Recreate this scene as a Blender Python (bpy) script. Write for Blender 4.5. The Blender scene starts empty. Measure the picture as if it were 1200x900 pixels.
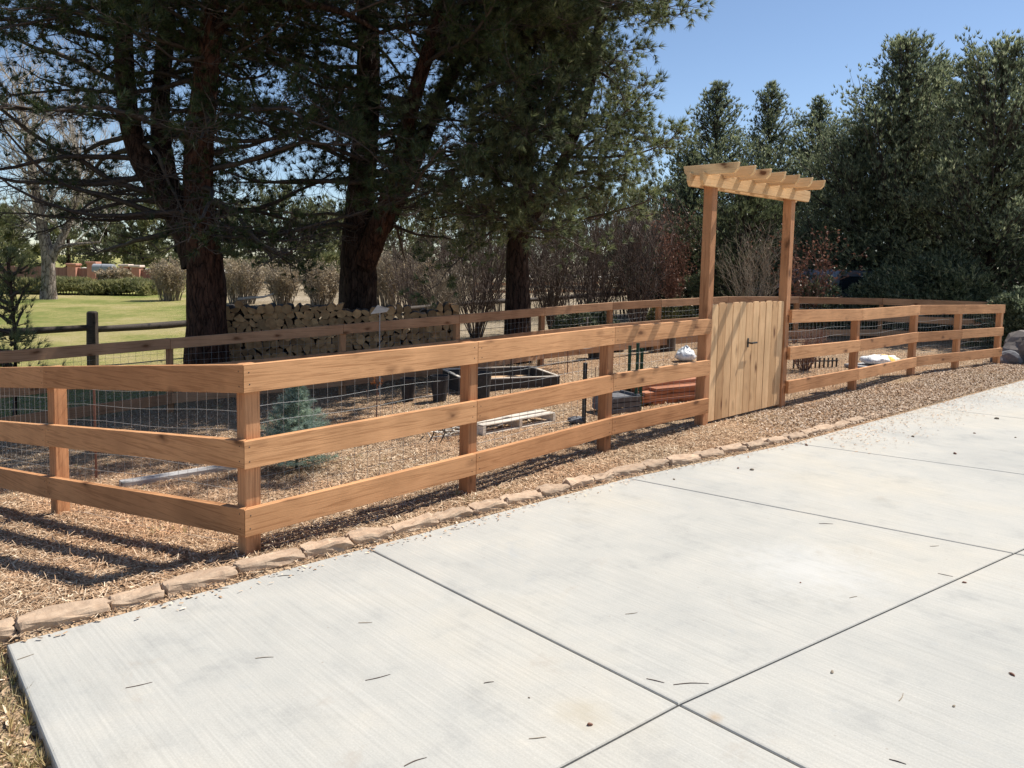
import bpy, math, random
import numpy as np
from mathutils import Matrix, Vector
random.seed(7); RNG = np.random.default_rng(11)
scene = bpy.context.scene
COL = scene.collection
R_ = math.radians

# ------------------------------------------------------------------ camera
EYE = 1.6
PITCH, ROLL = R_(5), R_(1.2)
FPX, CX, CY = 900.0, 600.0, 387.0
fw = np.array([0, math.cos(PITCH), -math.sin(PITCH)]); ri0 = np.array([1., 0, 0]); up0 = np.array([0, math.sin(PITCH), math.cos(PITCH)])
RI = ri0*math.cos(ROLL) + up0*math.sin(ROLL); UP = up0*math.cos(ROLL) - ri0*math.sin(ROLL)
cam_d = bpy.data.cameras.new('camera'); cam = bpy.data.objects.new('camera', cam_d); COL.objects.link(cam)
cam.matrix_world = Matrix(((RI[0], UP[0], -fw[0], 0), (RI[1], UP[1], -fw[1], 0), (RI[2], UP[2], -fw[2], EYE), (0, 0, 0, 1)))
cam_d.sensor_width = 36; cam_d.lens = 27; cam_d.shift_y = -(450-CY)/1200; cam_d.clip_end = 3000; cam_d.clip_start = 0.05
scene.camera = cam

# ------------------------------------------------------------------ terrain
ORG = np.array([-1.4, 4.03]); FD = np.array([.678, .735]); FN = np.array([-.735, .678])
EDGE = np.array([(-2.6, 2.5), (-2.05, 3.02), (-.79, 4.17), (.89, 5.69), (2.61, 6.98), (4.9, 9.0), (7.78, 11.55), (11, 14.4), (20, 22.4)])
def edge_dist(x, y):   # signed distance to the driveway's front edge, positive on the garden side
    x = np.asarray(x, float); y = np.asarray(y, float)
    best = np.full(x.shape, 1e9); sg = np.zeros(x.shape)
    for a, b in zip(EDGE[:-1], EDGE[1:]):
        d = b-a; L = np.hypot(*d); u = d/L; px, py = x-a[0], y-a[1]
        t = np.clip(px*u[0]+py*u[1], 0, L); qx, qy = px-t*u[0], py-t*u[1]
        dist = np.hypot(qx, qy); s = np.sign(-px*u[1]+py*u[0]); m = dist < best
        best = np.where(m, dist, best); sg = np.where(m, s, sg)
    return best*sg
J0A = np.array([-2.05, 3.02]); J0D = np.array([.655, -.755])
def left_dist(x, y):   # positive left of the driveway's near-left edge
    return (J0A[0]-x)*.755 + (J0A[1]-y)*.655
def smooth(x, a, b):
    t = np.clip((x-a)/(b-a), 0, 1); return t*t*(3-2*t)
def lump(x, y):
    return (np.sin(x*2.1+y*1.3)+np.sin(x*1.1-y*2.7+1)+np.sin(x*4.3+y*3.9+2)*.5+np.sin(x*7.7-y*6.1)*.3)/2.8
def gz(x, y):
    x = np.asarray(x, float); y = np.asarray(y, float)
    vx, vy = x-ORG[0], y-ORG[1]
    a = vx*FD[0]+vy*FD[1]; d = vx*FN[0]+vy*FN[1]
    dd = np.minimum(np.maximum(d, 0), 7.5)
    sl = np.clip(.1-.006*a*np.minimum(1, 7.5/np.maximum(d, .1)), 0, .106)
    z = -dd*sl
    e = edge_dist(x, y); l = left_dist(x, y)
    inside = smooth(-np.maximum(e, l), 0.0, .12)          # under the slabs
    z = z - inside*.12 - smooth(l, -.05, .03)*(1-smooth(e, .1, .5))*.05
    near = smooth(e, .05, .4)
    z = z + lump(x, y)*.018*near*np.exp(-np.abs(d)*.02)
    far = np.hypot(x, y)
    z = z + smooth(far, 45, 110)*.35
    return z
def g1(x, y): return float(gz(x, y))

# ------------------------------------------------------------------ helpers
def new_mesh(name, V, Fa, mat, smooth_=False, attr=None, sizes=None):
    """V Nx3; Fa either (M,k) array or list of tuples"""
    me = bpy.data.meshes.new(name)
    V = np.asarray(V, dtype=np.float32)
    if isinstance(Fa, np.ndarray):
        M, k = Fa.shape
        me.vertices.add(len(V)); me.vertices.foreach_set('co', V.ravel())
        me.loops.add(M*k); me.loops.foreach_set('vertex_index', Fa.astype(np.int32).ravel())
        me.polygons.add(M); me.polygons.foreach_set('loop_start', np.arange(0, M*k, k, dtype=np.int32))
        me.polygons.foreach_set('loop_total', np.full(M, k, dtype=np.int32))
        if smooth_: me.polygons.foreach_set('use_smooth', np.ones(M, dtype=bool))
        me.update(calc_edges=True)
    else:
        me.from_pydata([tuple(map(float, v)) for v in V], [], [tuple(map(int, f)) for f in Fa])
        if smooth_:
            for p in me.polygons: p.use_smooth = True
        me.update()
    if mat is not None: me.materials.append(mat)
    return me
def obj(name, me, parent=None, M=None):
    o = bpy.data.objects.new(name, me); COL.objects.link(o)
    if M is not None: o.matrix_world = M
    if parent is not None:
        o.parent = parent
        o.matrix_parent_inverse = Matrix.Identity(4)
        o.matrix_local = parent_world(parent).inverted() @ (M if M is not None else Matrix.Identity(4))
        o['_w'] = [c for r in (M if M is not None else Matrix.Identity(4)) for c in r]
    else:
        o['_w'] = [c for r in (M if M is not None else Matrix.Identity(4)) for c in r]
    return o
def parent_world(p):
    w = p['_w']; return Matrix([w[0:4], w[4:8], w[8:12], w[12:16]])
def tag(o, label=None, cat=None, group=None, kind=None):
    if label: o['label'] = label
    if cat: o['category'] = cat
    if group: o['group'] = group
    if kind: o['kind'] = kind
    return o
def thing(name, label, cat, loc=(0, 0, 0), rz=0, group=None):
    M = Matrix.Translation(Vector([float(v) for v in loc])) @ Matrix.Rotation(rz, 4, 'Z')
    o = obj(name, None, None, M); o.empty_display_size = .2
    return tag(o, label, cat, group)
def dup_tree(root, M, label=None):
    def cp(o, par):
        c = o.copy(); COL.objects.link(c)
        if par is not None:
            c.parent = par
        for ch in o.children: cp(ch, c)
        return c
    r = cp(root, None); r.matrix_world = M; r['_w'] = [c for q in M for c in q]
    if label: r['label'] = label
    return r
def bevel(o, w=.004, seg=1):
    m = o.modifiers.new('bevel', 'BEVEL'); m.width = w; m.segments = seg; m.limit_method = 'ANGLE'
    return o
def ptr(x, y, z, rz=0, rx=0, ry=0):
    return Matrix.Translation((x, y, z)) @ Matrix.Rotation(rz, 4, 'Z') @ Matrix.Rotation(ry, 4, 'Y') @ Matrix.Rotation(rx, 4, 'X')
class MB:
    def __init__(s): s.V = []; s.F = []
    def add(s, V, F):
        n = len(s.V); s.V += [tuple(v) for v in V]; s.F += [tuple(i+n for i in f) for f in F]; return s
    def box(s, x0, x1, y0, y1, z0, z1, M=None):
        V = [(x0, y0, z0), (x1, y0, z0), (x1, y1, z0), (x0, y1, z0), (x0, y0, z1), (x1, y0, z1), (x1, y1, z1), (x0, y1, z1)]
        if M is not None: V = [tuple(M @ Vector(v)) for v in V]
        return s.add(V, [(0, 3, 2, 1), (4, 5, 6, 7), (0, 1, 5, 4), (1, 2, 6, 5), (2, 3, 7, 6), (3, 0, 4, 7)])
    def prism(s, pl, z0, z1):   # pl list of (x,y) ccw ; z0,z1 scalar or lists
        n = len(pl); zz0 = z0 if hasattr(z0, '__len__') else [z0]*n; zz1 = z1 if hasattr(z1, '__len__') else [z1]*n
        V = [(p[0], p[1], a) for p, a in zip(pl, zz0)]+[(p[0], p[1], a) for p, a in zip(pl, zz1)]
        return s.add(V, [tuple(range(n-1, -1, -1)), tuple(range(n, 2*n))]+[(i, (i+1) % n, n+(i+1) % n, n+i) for i in range(n)])
    def lathe(s, prof, n=16, M=None, jit=0):
        V = []
        for r, z in prof:
            for k in range(n):
                a = 2*math.pi*k/n; rr = r*(1+random.uniform(-jit, jit)); V.append((rr*math.cos(a), rr*math.sin(a), z))
        if M is not None: V = [tuple(M @ Vector(v)) for v in V]
        F = [(i*n+k, i*n+(k+1) % n, (i+1)*n+(k+1) % n, (i+1)*n+k) for i in range(len(prof)-1) for k in range(n)]
        F += [tuple(range(n-1, -1, -1)), tuple((len(prof)-1)*n+k for k in range(n))]
        return s.add(V, F)
    def me(s, name, mat, sm=False): return new_mesh(name, s.V, s.F, mat, sm)

def tubes(P0, P1, r0, r1, n=4):
    """independent frusta, vectorised -> V, F"""
    P0 = np.asarray(P0, float); P1 = np.asarray(P1, float); N = len(P0)
    r0 = np.broadcast_to(np.asarray(r0, float), (N,)); r1 = np.broadcast_to(np.asarray(r1, float), (N,))
    d = P1-P0; L = np.linalg.norm(d, axis=1, keepdims=True)+1e-9; d = d/L
    ref = np.where(np.abs(d[:, 2:3]) > .9, np.array([[1., 0, 0]]), np.array([[0, 0, 1.]]))
    u = np.cross(d, ref); u /= np.linalg.norm(u, axis=1, keepdims=True)+1e-9; v = np.cross(d, u)
    a = np.arange(n)*2*np.pi/n
    c = np.cos(a)[None, :, None]; s = np.sin(a)[None, :, None]
    ring = u[:, None, :]*c + v[:, None, :]*s
    A = P0[:, None, :]+ring*r0[:, None, None]; B = P1[:, None, :]+ring*r1[:, None, None]
    V = np.concatenate([A, B], axis=1).reshape(-1, 3)
    k = np.arange(n); k2 = (k+1) % n
    q = np.stack([k, k2, k2+n, k+n], axis=1)
    F = (q[None]+(np.arange(N)*2*n)[:, None, None]).reshape(-1, 4)
    return V, F
def trunk_tube(pts, rad, n=14, rough=.08, sub=5):
    P = np.array(pts, float); Rr = np.array(rad, float); Q = []; q = []
    for i in range(len(P)-1):
        p0 = P[max(i-1, 0)]; p1 = P[i]; p2 = P[i+1]; p3 = P[min(i+2, len(P)-1)]
        for k in range(sub):
            t = k/sub
            Q.append(.5*((2*p1)+(-p0+p2)*t+(2*p0-5*p1+4*p2-p3)*t*t+(-p0+3*p1-3*p2+p3)*t**3)); q.append(Rr[i]*(1-t)+Rr[i+1]*t)
    Q.append(P[-1]); q.append(Rr[-1]); Q = np.array(Q); q = np.array(q)
    T = np.gradient(Q, axis=0); T /= np.linalg.norm(T, axis=1, keepdims=True)+1e-9
    V = []; u = np.array([1., 0, 0]); ph = RNG.random(4)*6
    for i in range(len(Q)):
        u = u-T[i]*(u@T[i]); u /= np.linalg.norm(u); v = np.cross(T[i], u)
        for k in range(n):
            a = 2*np.pi*k/n
            rr = q[i]*(1+rough*(math.sin(3*a+ph[0]+i*.35)+.6*math.sin(5*a+ph[1]-i*.5)+.8*RNG.uniform(-1, 1)))
            V.append(Q[i]+u*math.cos(a)*rr+v*math.sin(a)*rr)
    F = [(i*n+k, i*n+(k+1) % n, (i+1)*n+(k+1) % n, (i+1)*n+k) for i in range(len(Q)-1) for k in range(n)]
    return np.array(V), np.array(F), Q, q
def join(parts):
    V = []; F = []; n = 0
    for v, f in parts:
        V.append(v); F.append(f+n); n += len(v)
    return np.concatenate(V), np.concatenate(F)
def rand_dirs(n):
    v = RNG.normal(size=(n, 3)); return v/np.linalg.norm(v, axis=1, keepdims=True)
def tufts(C, D, k, length, width, spread):
    """needle tufts: k triangles round each centre fanning about D"""
    N = len(C); C = np.repeat(C, k, 0); D = np.repeat(D, k, 0)
    dr = D+rand_dirs(N*k)*spread; dr /= np.linalg.norm(dr, axis=1, keepdims=True)
    s = np.cross(dr, rand_dirs(N*k)); s /= np.linalg.norm(s, axis=1, keepdims=True)+1e-9
    L = length*RNG.uniform(.7, 1.2, (N*k, 1)); w = width*.5
    B = C+dr*L*.05
    V = np.stack([B-s*w, B+s*w, B+dr*L], axis=1).reshape(-1, 3)
    return V, np.arange(N*k*3).reshape(-1, 3)

# ------------------------------------------------------------------ materials
def mat(name, build, rough=.8, spec=.3):
    m = bpy.data.materials.new(name); m.use_nodes = True; nt = m.node_tree; nt.nodes.clear()
    out = nt.nodes.new('ShaderNodeOutputMaterial'); b = nt.nodes.new('ShaderNodeBsdfPrincipled')
    b.inputs['Roughness'].default_value = rough; b.inputs['Specular IOR Level'].default_value = spec
    nt.links.new(b.outputs[0], out.inputs[0]); build(nt, b, out); return m
def N(nt, t, **kw):
    n = nt.nodes.new('ShaderNode'+t)
    for k, v in kw.items():
        if k.startswith('i_'):
            key = k[2:]; key = int(key) if key.isdigit() else key.replace('_', ' ')
            n.inputs[key].default_value = v
        else: setattr(n, k, v)
    return n
def ramp(nt, src, stops, interp='LINEAR'):
    r = N(nt, 'ValToRGB'); r.color_ramp.interpolation = interp
    el = r.color_ramp.elements
    while len(el) < len(stops): el.new(.5)
    for e, (p, c) in zip(el, stops): e.position = p; e.color = (*c, 1) if len(c) == 3 else c
    nt.links.new(src, r.inputs[0]); return r.outputs[0]
def coords(nt, kind='Object', scale=(1, 1, 1), rnd=False):
    t = N(nt, 'TexCoord'); m = N(nt, 'Mapping'); m.inputs['Scale'].default_value = scale
    nt.links.new(t.outputs[kind], m.inputs[0])
    if rnd:
        oi = N(nt, 'ObjectInfo'); mu = N(nt, 'Math', operation='MULTIPLY'); mu.inputs[1].default_value = 57.0
        nt.links.new(oi.outputs['Random'], mu.inputs[0]); cb = N(nt, 'CombineXYZ')
        for i in range(3): nt.links.new(mu.outputs[0], cb.inputs[i])
        nt.links.new(cb.outputs[0], m.inputs['Location'])
    return m.outputs[0]
def noise(nt, vec, scale, detail=4, rough=.6, out='Fac', dist=0):
    n = N(nt, 'TexNoise'); n.inputs['Scale'].default_value = scale; n.inputs['Detail'].default_value = detail
    n.inputs['Roughness'].default_value = rough; n.inputs['Distortion'].default_value = dist
    if vec is not None: nt.links.new(vec, n.inputs['Vector'])
    return n.outputs[out]
def mix(nt, f, a, b, mode='MIX'):
    m = N(nt, 'Mix', data_type='RGBA', blend_type=mode)
    for s, k in ((f, 0), (a, 6), (b, 7)):
        if hasattr(s, 'links'): nt.links.new(s, m.inputs[k])
        elif k == 0: m.inputs[0].default_value = s
        else: m.inputs[k].default_value = (*s, 1)
    return m.outputs[2]
def bump(nt, b, h, strength=.3, dist=.01):
    n = N(nt, 'Bump'); n.inputs['Strength'].default_value = strength; n.inputs['Distance'].default_value = dist
    nt.links.new(h, n.inputs['Height']); nt.links.new(n.outputs[0], b.inputs['Normal'])
def math_(nt, op, a, b=None):
    m = N(nt, 'Math', operation=op)
    for i, s in enumerate((a, b)):
        if s is None: continue
        if hasattr(s, 'links'): nt.links.new(s, m.inputs[i])
        else: m.inputs[i].default_value = s
    return m.outputs[0]

def wood(name, light, dark, axis=0, knot=(.16, .07, .03), weather=0):
    sc = [34, 34, 34]; sc[axis] = 1.2
    ks = [5.5, 5.5, 5.5]; ks[axis] = 2.6
    def f(nt, b, out):
        v = coords(nt, 'Object', tuple(sc), True)
        v2 = coords(nt, 'Object', (1.5, 1.5, 1.5), True)
        g = noise(nt, v, 1.6, 6, .62, dist=1.2)
        c = ramp(nt, g, [(.30, dark), (.44, tuple((a+b_)/2 for a, b_ in zip(light, dark))), (.52, light), (.60, tuple(a*.72+b_*.28 for a, b_ in zip(light, dark))), (.72, light)])
        big = ramp(nt, noise(nt, v2, 1.3, 3), [(.3, (.78, .74, .7)), (.7, (1.12, 1.1, 1.08))])
        c = mix(nt, 1.0, c, big, 'MULTIPLY')
        oi = N(nt, 'ObjectInfo'); vr = ramp(nt, oi.outputs['Random'], [(0, (.80, .74, .68)), (.5, (1, .98, .95)), (1, (1.08, 1.08, 1.06))])
        c = mix(nt, 1.0, c, vr, 'MULTIPLY')
        vk = coords(nt, 'Object', tuple(ks), True)
        wob = N(nt, 'VectorMath', operation='ADD'); nz = N(nt, 'VectorMath', operation='SCALE'); nz.inputs['Scale'].default_value = .25
        nt.links.new(noise(nt, vk, 2.5, 2, out='Color'), nz.inputs[0]); nt.links.new(vk, wob.inputs[0]); nt.links.new(nz.outputs[0], wob.inputs[1])
        vo = N(nt, 'TexVoronoi'); vo.inputs['Scale'].default_value = 1.0; nt.links.new(wob.outputs[0], vo.inputs['Vector'])
        kn = ramp(nt, vo.outputs['Distance'], [(.07, (1, 1, 1)), (.13, (.45, .45, .45)), (.24, (0, 0, 0))])
        c = mix(nt, kn, c, knot)
        if weather:
            w = ramp(nt, noise(nt, v2, 3, 5), [(.45, (0, 0, 0)), (.7, (weather,)*3)]); c = mix(nt, w, c, (.33, .3, .27))
        nt.links.new(c, b.inputs['Base Color']); bump(nt, b, g, .35, .004)
    return mat(name, f, .72, .25)
def simple(name, c1, c2, scale=8, rough=.8, bmp=.3, bd=.01, spec=.3, stretch=(1, 1, 1), metallic=0, rnd=False, var=0):
    def f(nt, b, out):
        v = coords(nt, 'Object', stretch, rnd)
        g = noise(nt, v, scale, 6, .65)
        c = ramp(nt, g, [(.3, c1), (.7, c2)])
        if var:
            oi = N(nt, 'ObjectInfo'); c = mix(nt, 1.0, c, ramp(nt, oi.outputs['Random'], [(0, (1-var,)*3), (1, (1+var, 1+var*.9, 1+var*.8))]), 'MULTIPLY')
        nt.links.new(c, b.inputs['Base Color']); b.inputs['Metallic'].default_value = metallic
        if bmp: bump(nt, b, g, bmp, bd)
    return mat(name, f, rough, spec)
def foliage(name, cols, trans=.3, scale=.5):
    m = bpy.data.materials.new(name); m.use_nodes = True; nt = m.node_tree; nt.nodes.clear()
    out = N(nt, 'OutputMaterial'); ge = N(nt, 'NewGeometry')
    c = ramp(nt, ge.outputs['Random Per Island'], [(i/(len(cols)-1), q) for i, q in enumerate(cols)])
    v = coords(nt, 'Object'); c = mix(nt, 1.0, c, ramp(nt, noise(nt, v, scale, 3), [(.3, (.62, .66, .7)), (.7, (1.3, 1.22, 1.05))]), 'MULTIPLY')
    d = N(nt, 'BsdfPrincipled'); d.inputs['Roughness'].default_value = .5; d.inputs['Specular IOR Level'].default_value = .35
    t = N(nt, 'BsdfTranslucent'); mx = N(nt, 'MixShader'); mx.inputs[0].default_value = trans
    nt.links.new(c, d.inputs['Base Color']); nt.links.new(c, t.inputs[0])
    nt.links.new(d.outputs[0], mx.inputs[1]); nt.links.new(t.outputs[0], mx.inputs[2]); nt.links.new(mx.outputs[0], out.inputs[0])
    return m
def bark(name, c1, c2, c3, sc=9):
    def f(nt, b, out):
        v = coords(nt, 'Object', (1, 1, .28))
        vo = N(nt, 'TexVoronoi', feature='DISTANCE_TO_EDGE'); vo.inputs['Scale'].default_value = sc
        ad = N(nt, 'VectorMath', operation='ADD'); nz = N(nt, 'VectorMath', operation='SCALE'); nz.inputs['Scale'].default_value = .35
        nt.links.new(noise(nt, v, 5, 4, out='Color'), nz.inputs[0]); nt.links.new(v, ad.inputs[0]); nt.links.new(nz.outputs[0], ad.inputs[1])
        nt.links.new(ad.outputs[0], vo.inputs['Vector'])
        g = noise(nt, v, 14, 6, .7)
        c = ramp(nt, g, [(.3, c1), (.55, c2), (.75, c3)])
        fis = ramp(nt, vo.outputs['Distance'], [(0, (.25, .22, .2)), (.12, (1, 1, 1))])
        c = mix(nt, 1.0, c, fis, 'MULTIPLY'); nt.links.new(c, b.inputs['Base Color'])
        h = math_(nt, 'ADD', math_(nt, 'MULTIPLY', vo.outputs['Distance'], 2.5), math_(nt, 'MULTIPLY', g, .5)); bump(nt, b, h, .8, .03)
    return mat(name, f, .9, .15)

M_rail = wood('cedar_rail', (.64, .35, .175), (.39, .19, .085), 0)
M_post = wood('cedar_post', (.57, .30, .155), (.31, .145, .070), 2)
M_bpost = wood('cedar_post_aged', (.45, .26, .14), (.28, .15, .08), 2)
M_brail = wood('cedar_rail_aged', (.52, .31, .18), (.32, .18, .10), 0)
M_picket = wood('pale_cedar_picket', (.79, .54, .31), (.57, .35, .18), 2)
M_beam = wood('pale_pine_beam', (.80, .56, .31), (.62, .40, .20), 0)
M_grey = wood('weathered_plank', (.72, .68, .61), (.48, .44, .39), 0, (.2, .17, .15), .4)
M_timber = wood('grey_timber', (.46, .46, .47), (.26, .26, .27), 0, (.12, .12, .12), .6)
M_red = wood('red_lumber', (.52, .24, .14), (.32, .13, .08), 0)
M_dkwood = wood('dark_log', (.09, .075, .065), (.035, .03, .028), 0, (.02, .02, .02))
M_bed = wood('dark_stained_board', (.07, .065, .06), (.03, .028, .028), 0, (.02, .02, .02))
M_wire = simple('galvanised_wire', (.30, .31, .31), (.42, .43, .43), 30, .6, 0, metallic=.3)
M_iron = simple('black_iron', (.02, .02, .02), (.04, .035, .03), 30, .45, .1, .002)
M_green = simple('green_painted_steel', (.02, .07, .045), (.05, .12, .08), 20, .5, .1, .002)
M_stone = simple('tan_edging_stone', (.34, .235, .16), (.52, .39, .275), 14, .9, .9, .012, rnd=True, var=.14)
M_rock = simple('pale_boulder', (.36, .30, .25), (.55, .49, .43), 3, .9, .6, .03)
M_rockshade = simple('shade_toned_boulder', (.13, .11, .095), (.25, .22, .20), 3, .9, .6, .03)  # pale boulder darkened, its shade put into the base colour
M_bark = bark('pine_bark', (.022, .015, .012), (.06, .036, .026), (.11, .065, .045))
M_barkred = bark('red_pine_bark', (.03, .018, .013), (.095, .046, .03), (.18, .09, .052))
M_branch = simple('dark_branch', (.04, .032, .027), (.11, .085, .068), 20, .9, 0)
M_grybark = bark('grey_bark', (.17, .14, .12), (.30, .25, .21), (.42, .37, .32), 6)
M_twig = simple('bare_twig', (.20, .16, .12), (.34, .28, .21), 6, .9, 0)
M_twigdk = simple('dark_twig', (.06, .045, .04), (.15, .11, .09), 6, .9, 0)
M_twigrd = simple('reddish_twig', (.16, .08, .06), (.30, .17, .12), 6, .9, 0)
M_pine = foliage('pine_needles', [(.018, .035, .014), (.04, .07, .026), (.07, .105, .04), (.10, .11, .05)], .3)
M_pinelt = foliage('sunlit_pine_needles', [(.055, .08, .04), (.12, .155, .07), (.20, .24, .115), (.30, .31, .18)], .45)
M_spruce = foliage('evergreen_needles', [(.07, .095, .065), (.15, .185, .11), (.27, .32, .19), (.48, .51, .36)], .45, 1.2)
M_blue = foliage('blue_spruce_needles', [(.20, .30, .25), (.35, .47, .41), (.54, .66, .6)], .45, 6)
M_hedge = foliage('hedge_leaves', [(.16, .18, .07), (.29, .29, .13), (.42, .39, .2)], .35, .6)
M_dry = foliage('dead_orange_needles', [(.40, .13, .03), (.55, .22, .06)], .3, 2)
M_rleaf = foliage('dry_russet_leaves', [(.16, .07, .05), (.28, .13, .09), (.34, .2, .15)], .3, 2)
M_bud = foliage('tan_buds', [(.32, .25, .17), (.42, .34, .24), (.5, .42, .3)], .2, 2)
M_logend = simple('split_wood_face', (.34, .185, .085), (.62, .38, .18), 10, .85, .3, rnd=True, var=.35)
M_logbark = simple('firewood_bark', (.05, .035, .025), (.12, .085, .06), 12, .9, .5)
M_plastic = simple('black_plastic', (.02, .02, .022), (.035, .035, .04), 20, .45, 0)
M_slate = simple('dark_grey_block', (.10, .10, .11), (.18, .18, .19), 12, .9, .4)
M_brick = simple('terracotta_stucco', (.42, .19, .13), (.55, .28, .2), 5, .9, .3)
M_wall = simple('brown_board_wall', (.26, .13, .10), (.36, .19, .15), 3, .9, .3, stretch=(6, 6, .3))
M_cap = simple('pale_stone_cap', (.6, .48, .4), (.72, .6, .5), 5, .9)
M_house = simple('red_brown_stucco', (.16, .07, .05), (.22, .10, .07), 2, .9, .2)
M_roof = simple('brown_shingle', (.08, .06, .05), (.14, .11, .09), 4, .9, .4)
M_carpaint = simple('silver_car_paint', (.28, .30, .33), (.33, .35, .38), 2, .25, 0, spec=.6, metallic=.5)
M_glass = simple('dark_window_glass', (.02, .025, .03), (.03, .035, .04), 2, .08, 0, spec=.8)
M_tyre = simple('tyre_rubber', (.02, .02, .02), (.03, .03, .03), 10, .8, 0)
M_whitebag = simple('white_plastic_bag', (.75, .77, .78), (.86, .87, .88), 6, .4, .3, .02)
M_mail = simple('grey_mailbox_metal', (.3, .31, .32), (.4, .41, .42), 4, .4, 0)
M_chiplt = M_dkchip = None
def f_yb(nt, b, out):
    v = coords(nt, 'Object'); sx = N(nt, 'SeparateXYZ'); nt.links.new(v, sx.inputs[0])
    s = math_(nt, 'ADD', math_(nt, 'MULTIPLY', sx.outputs[0], 1.6), math_(nt, 'MULTIPLY', noise(nt, v, 5, 3), .5))
    c = ramp(nt, s, [(.0, (.8, .8, .8)), (.28, (.82, .82, .84)), (.33, (.82, .52, .08)), (.5, (.85, .6, .12)), (.56, (.75, .76, .6))])
    nt.links.new(c, b.inputs['Base Color']); bump(nt, b, noise(nt, v, 9, 3), .4, .03)
M_ybag = mat('yellow_white_bag', f_yb, .45, .4)

def f_ground(nt, b, out):
    v = coords(nt, 'Object')
    vo = N(nt, 'TexVoronoi'); vo.inputs['Scale'].default_value = 38; nt.links.new(v, vo.inputs['Vector'])
    vo2 = N(nt, 'TexVoronoi'); vo2.inputs['Scale'].default_value = 75; nt.links.new(v, vo2.inputs['Vector'])
    s = N(nt, 'SeparateColor'); nt.links.new(vo.outputs['Color'], s.inputs[0]); s2 = N(nt, 'SeparateColor'); nt.links.new(vo2.outputs['Color'], s2.inputs[0])
    a = ramp(nt, s.outputs[0], [(0, (.18, .115, .07)), (.35, (.36, .25, .155)), (.7, (.50, .37, .24)), (1, (.62, .49, .34))])
    a2 = ramp(nt, s2.outputs[0], [(0, (.13, .085, .055)), (.5, (.36, .26, .165)), (1, (.54, .43, .30))])
    c = mix(nt, .5, a, a2)
    c = mix(nt, ramp(nt, noise(nt, v, .6, 4), [(.35, (0, 0, 0)), (.65, (1, 1, 1))]), c, mix(nt, 1.0, c, (1.05, .88, .78), 'MULTIPLY'))
    # garden soil / lawn by position
    sx = N(nt, 'SeparateXYZ'); nt.links.new(v, sx.inputs[0])
    # d = distance from the main fence line, a = along it
    d = math_(nt, 'ADD', math_(nt, 'MULTIPLY', math_(nt, 'ADD', sx.outputs[0], 1.4), -.735), math_(nt, 'MULTIPLY', math_(nt, 'ADD', sx.outputs[1], -4.03), .678))
    nd = math_(nt, 'ADD', d, math_(nt, 'MULTIPLY', noise(nt, v, .5, 4), 3))
    g = noise(nt, v, .16, 5, .7); gf = noise(nt, v, 6, 4)
    grass = ramp(nt, math_(nt, 'ADD', math_(nt, 'MULTIPLY', g, .75), math_(nt, 'MULTIPLY', gf, .25)), [(.36, (.13, .17, .035)), (.45, (.24, .26, .07)), (.53, (.42, .36, .14)), (.62, (.56, .44, .24))])
    grass = mix(nt, ramp(nt, noise(nt, v, 30, 3), [(.3, (0, 0, 0)), (.7, (.5, .5, .5))]), grass, (.15, .17, .06))
    tan = ramp(nt, math_(nt, 'ADD', math_(nt, 'MULTIPLY', g, .6), math_(nt, 'MULTIPLY', gf, .4)), [(.38, (.20, .155, .095)), (.5, (.34, .27, .18)), (.62, (.50, .41, .30))])
    side = math_(nt, 'ADD', sx.outputs[0], math_(nt, 'ADD', math_(nt, 'MULTIPLY', sx.outputs[1], .40), math_(nt, 'MULTIPLY', noise(nt, v, .25, 4), 3)))
    grass = mix(nt, ramp(nt, math_(nt, 'MULTIPLY', side, .2), [(.2, (0, 0, 0)), (.6, (1, 1, 1))]), grass, tan)
    k = ramp(nt, math_(nt, 'MULTIPLY', nd, .1), [(.90, (0, 0, 0)), (.98, (1, 1, 1))])
    c = mix(nt, k, c, grass); nt.links.new(c, b.inputs['Base Color'])
    h = math_(nt, 'ADD', vo.outputs['Distance'], vo2.outputs['Distance']); bump(nt, b, h, .9, .02)
M_ground = mat('wood_mulch_ground', f_ground, .95, .1)
def f_chip(nt, b, out):
    ge = N(nt, 'NewGeometry')
    c = ramp(nt, ge.outputs['Random Per Island'], [(0, (.12, .07, .04)), (.25, (.33, .21, .125)), (.6, (.52, .37, .235)), (.85, (.66, .52, .36)), (1, (.80, .69, .53))])
    t = coords(nt, 'Object')
    c = mix(nt, ramp(nt, noise(nt, t, .5, 3), [(.4, (0, 0, 0)), (.6, (1, 1, 1))]), c, mix(nt, 1.0, c, (1.03, .88, .79), 'MULTIPLY'))
    nt.links.new(c, b.inputs['Base Color'])
M_chip = mat('wood_chips', f_chip, .85, .2)
def f_gravel(nt, b, out):
    ge = N(nt, 'NewGeometry')
    c = ramp(nt, ge.outputs['Random Per Island'], [(0, (.20, .13, .085)), (.4, (.38, .28, .195)), (.75, (.52, .395, .29)), (1, (.68, .57, .45))])
    nt.links.new(c, b.inputs['Base Color'])
M_gravel = mat('pinkish_gravel', f_gravel, .9, .2)

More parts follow.
